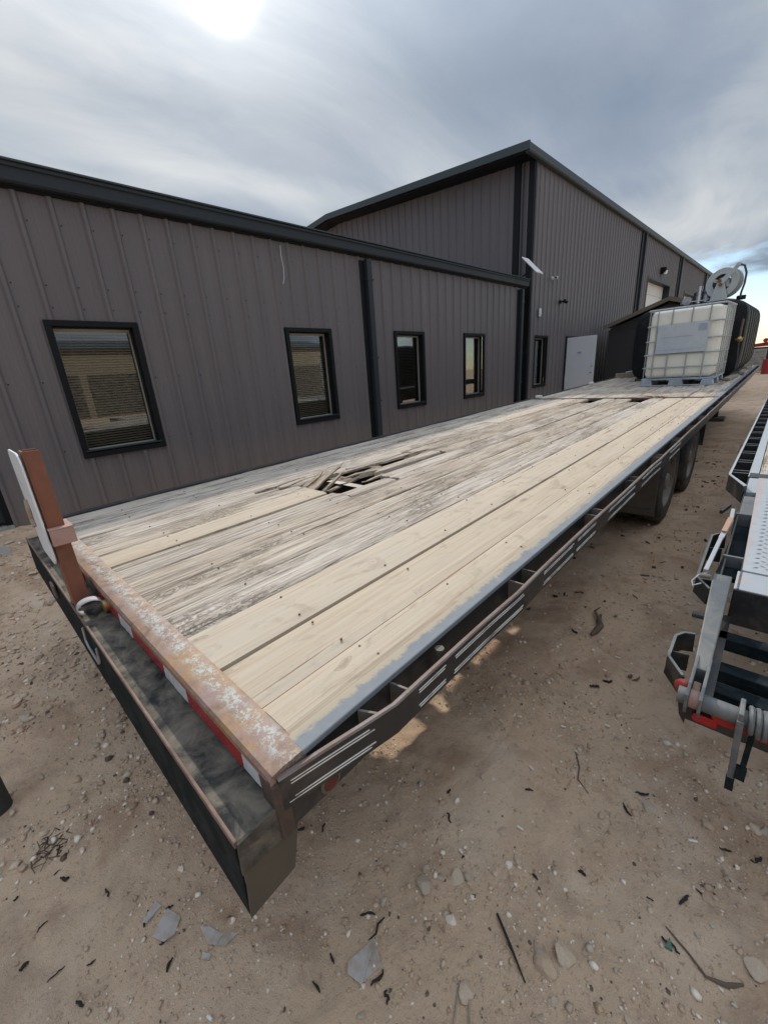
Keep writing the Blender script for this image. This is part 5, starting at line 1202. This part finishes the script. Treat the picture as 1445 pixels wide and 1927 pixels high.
# clear plastic shards
def shard(poly, lab, ribs=None):
    x0 = sum(p[0] for p in poly) / len(poly); y0 = sum(p[1] for p in poly) / len(poly); zz = max(gh(*p) for p in poly) + .003
    m = MB(); m.prism([(x - x0, y - y0, 0) for x, y in poly], (0, 0, .003)); 
    if ribs:
        for (a, b) in ribs: m.bar((a[0] - x0, a[1] - y0, .005), (b[0] - x0, b[1] - y0, .005), .004, .004)
    o = m.build('plastic_shard', SHARD, bevel=.0008); o.location = (x0, y0, zz); o.rotation_euler = (rnd.uniform(-.06, .06), rnd.uniform(-.06, .06), 0); tag(o, lab, 'shard')
shard([(-.627, -.195), (-.60, -.185), (-.585, -.235), (-.60, -.243)], 'narrow clear plastic shard left of the square one')
shard([(-.575, -.175), (-.52, -.155), (-.49, -.185), (-.495, -.215), (-.535, -.235)], 'squarish clear plastic shard on the dirt below the bumper')
shard([(-.445, -.125), (-.42, -.103), (-.385, -.09), (-.345, -.05), (-.345, -.095), (-.385, -.125)], 'curved clear plastic shard right of the square one', [((-.375, -.085), (-.365, -.115))])
shard([(-.385, -.145), (-.36, -.13), (-.352, -.140), (-.372, -.155)], 'tiny clear plastic chip below the curved shard')
shard([(-.025, .215), (.03, .185), (.015, .12), (-.028, .11), (-.045, .128)], 'triangular ribbed clear plastic shard near the bottom middle', [((-.018, .205), (.010, .125)), ((-.006, .20), (.02, .13))])
m = MB(); m.prism([(-.008, -.006, 0), (.010, -.004, 0), (-.002, .018, .012)], (0, .002, .003)); o = m.build('glass_shard', GREENG); o.location = (.615, .755, gh(.615, .755) + .002); tag(o, 'dark green glass shard at the lower right of the dirt', 'shard')

# loose gravel too small to count
rs = np.random.RandomState(5); base = rock_mesh(77, STONE)
bm = bmesh.new(); bmesh.ops.create_icosphere(bm, subdivisions=1, radius=1.0); bm.verts.ensure_lookup_table()
bv = np.array([v.co[:] for v in bm.verts]); bf = np.array([[v.index for v in f.verts] for f in bm.faces]); bm.free()
NG = 36000
k = rs.rand(NG)
gxs = np.where(k < .62, rs.uniform(-1.3, 1.0, NG), np.where(k < .8, rs.uniform(-5.5, -1.0, NG), rs.uniform(-.9, .9, NG)))
gys = np.where(k < .62, rs.uniform(-.55, 1.6, NG), np.where(k < .8, rs.uniform(-.7, .6, NG), rs.uniform(1.4, 9, NG)))
sz = np.exp(rs.normal(np.log(.0025), .52, NG)) * np.where(k < .62, 1.0, np.where(k < .8, 2.6, 2.0)); sz = np.clip(sz, .001, .018)
keep = fbm(gxs * 2.3, gys * 2.3, 55, 3) + .25 * rs.randn(NG) * .3 > -.06
gxs, gys, sz, k = gxs[keep], gys[keep], sz[keep], k[keep]; NG = len(gxs)
zz = ground_h(gxs, gys)
V = bv[None] * (1 + .28 * rs.randn(NG, len(bv), 1)) * (sz[:, None, None] * np.array([1, 1, .7]) * rs.uniform(.7, 1.3, (NG, 1, 3)))
V = V + np.stack([gxs, gys, zz + sz * .25], 1)[:, None, :]
F = bf[None] + (np.arange(NG) * len(bv))[:, None, None]
V = V.reshape(-1, 3); F = F.reshape(-1, 3)
me = bpy.data.meshes.new('gravel'); me.vertices.add(len(V)); me.vertices.foreach_set('co', V.ravel()); me.loops.add(F.size); me.loops.foreach_set('vertex_index', F.ravel().astype(np.int32))
me.polygons.add(len(F)); me.polygons.foreach_set('loop_start', np.arange(0, F.size, 3, dtype=np.int32)); me.polygons.foreach_set('loop_total', np.full(len(F), 3, np.int32)); 
for mm in (STONE, STONEG, WHITEST, STONER, GROUND, TWIG): me.materials.append(mm)
me.polygons.foreach_set('material_index', np.repeat(rs.choice([0, 1, 2, 3, 4, 5], NG, p=[.24, .11, .19, .14, .28, .04]), len(bf)).astype(np.int32)); me.update(); me.validate()
o = bpy.data.objects.new('gravel', me); COL.objects.link(o); o['kind'] = 'stuff'
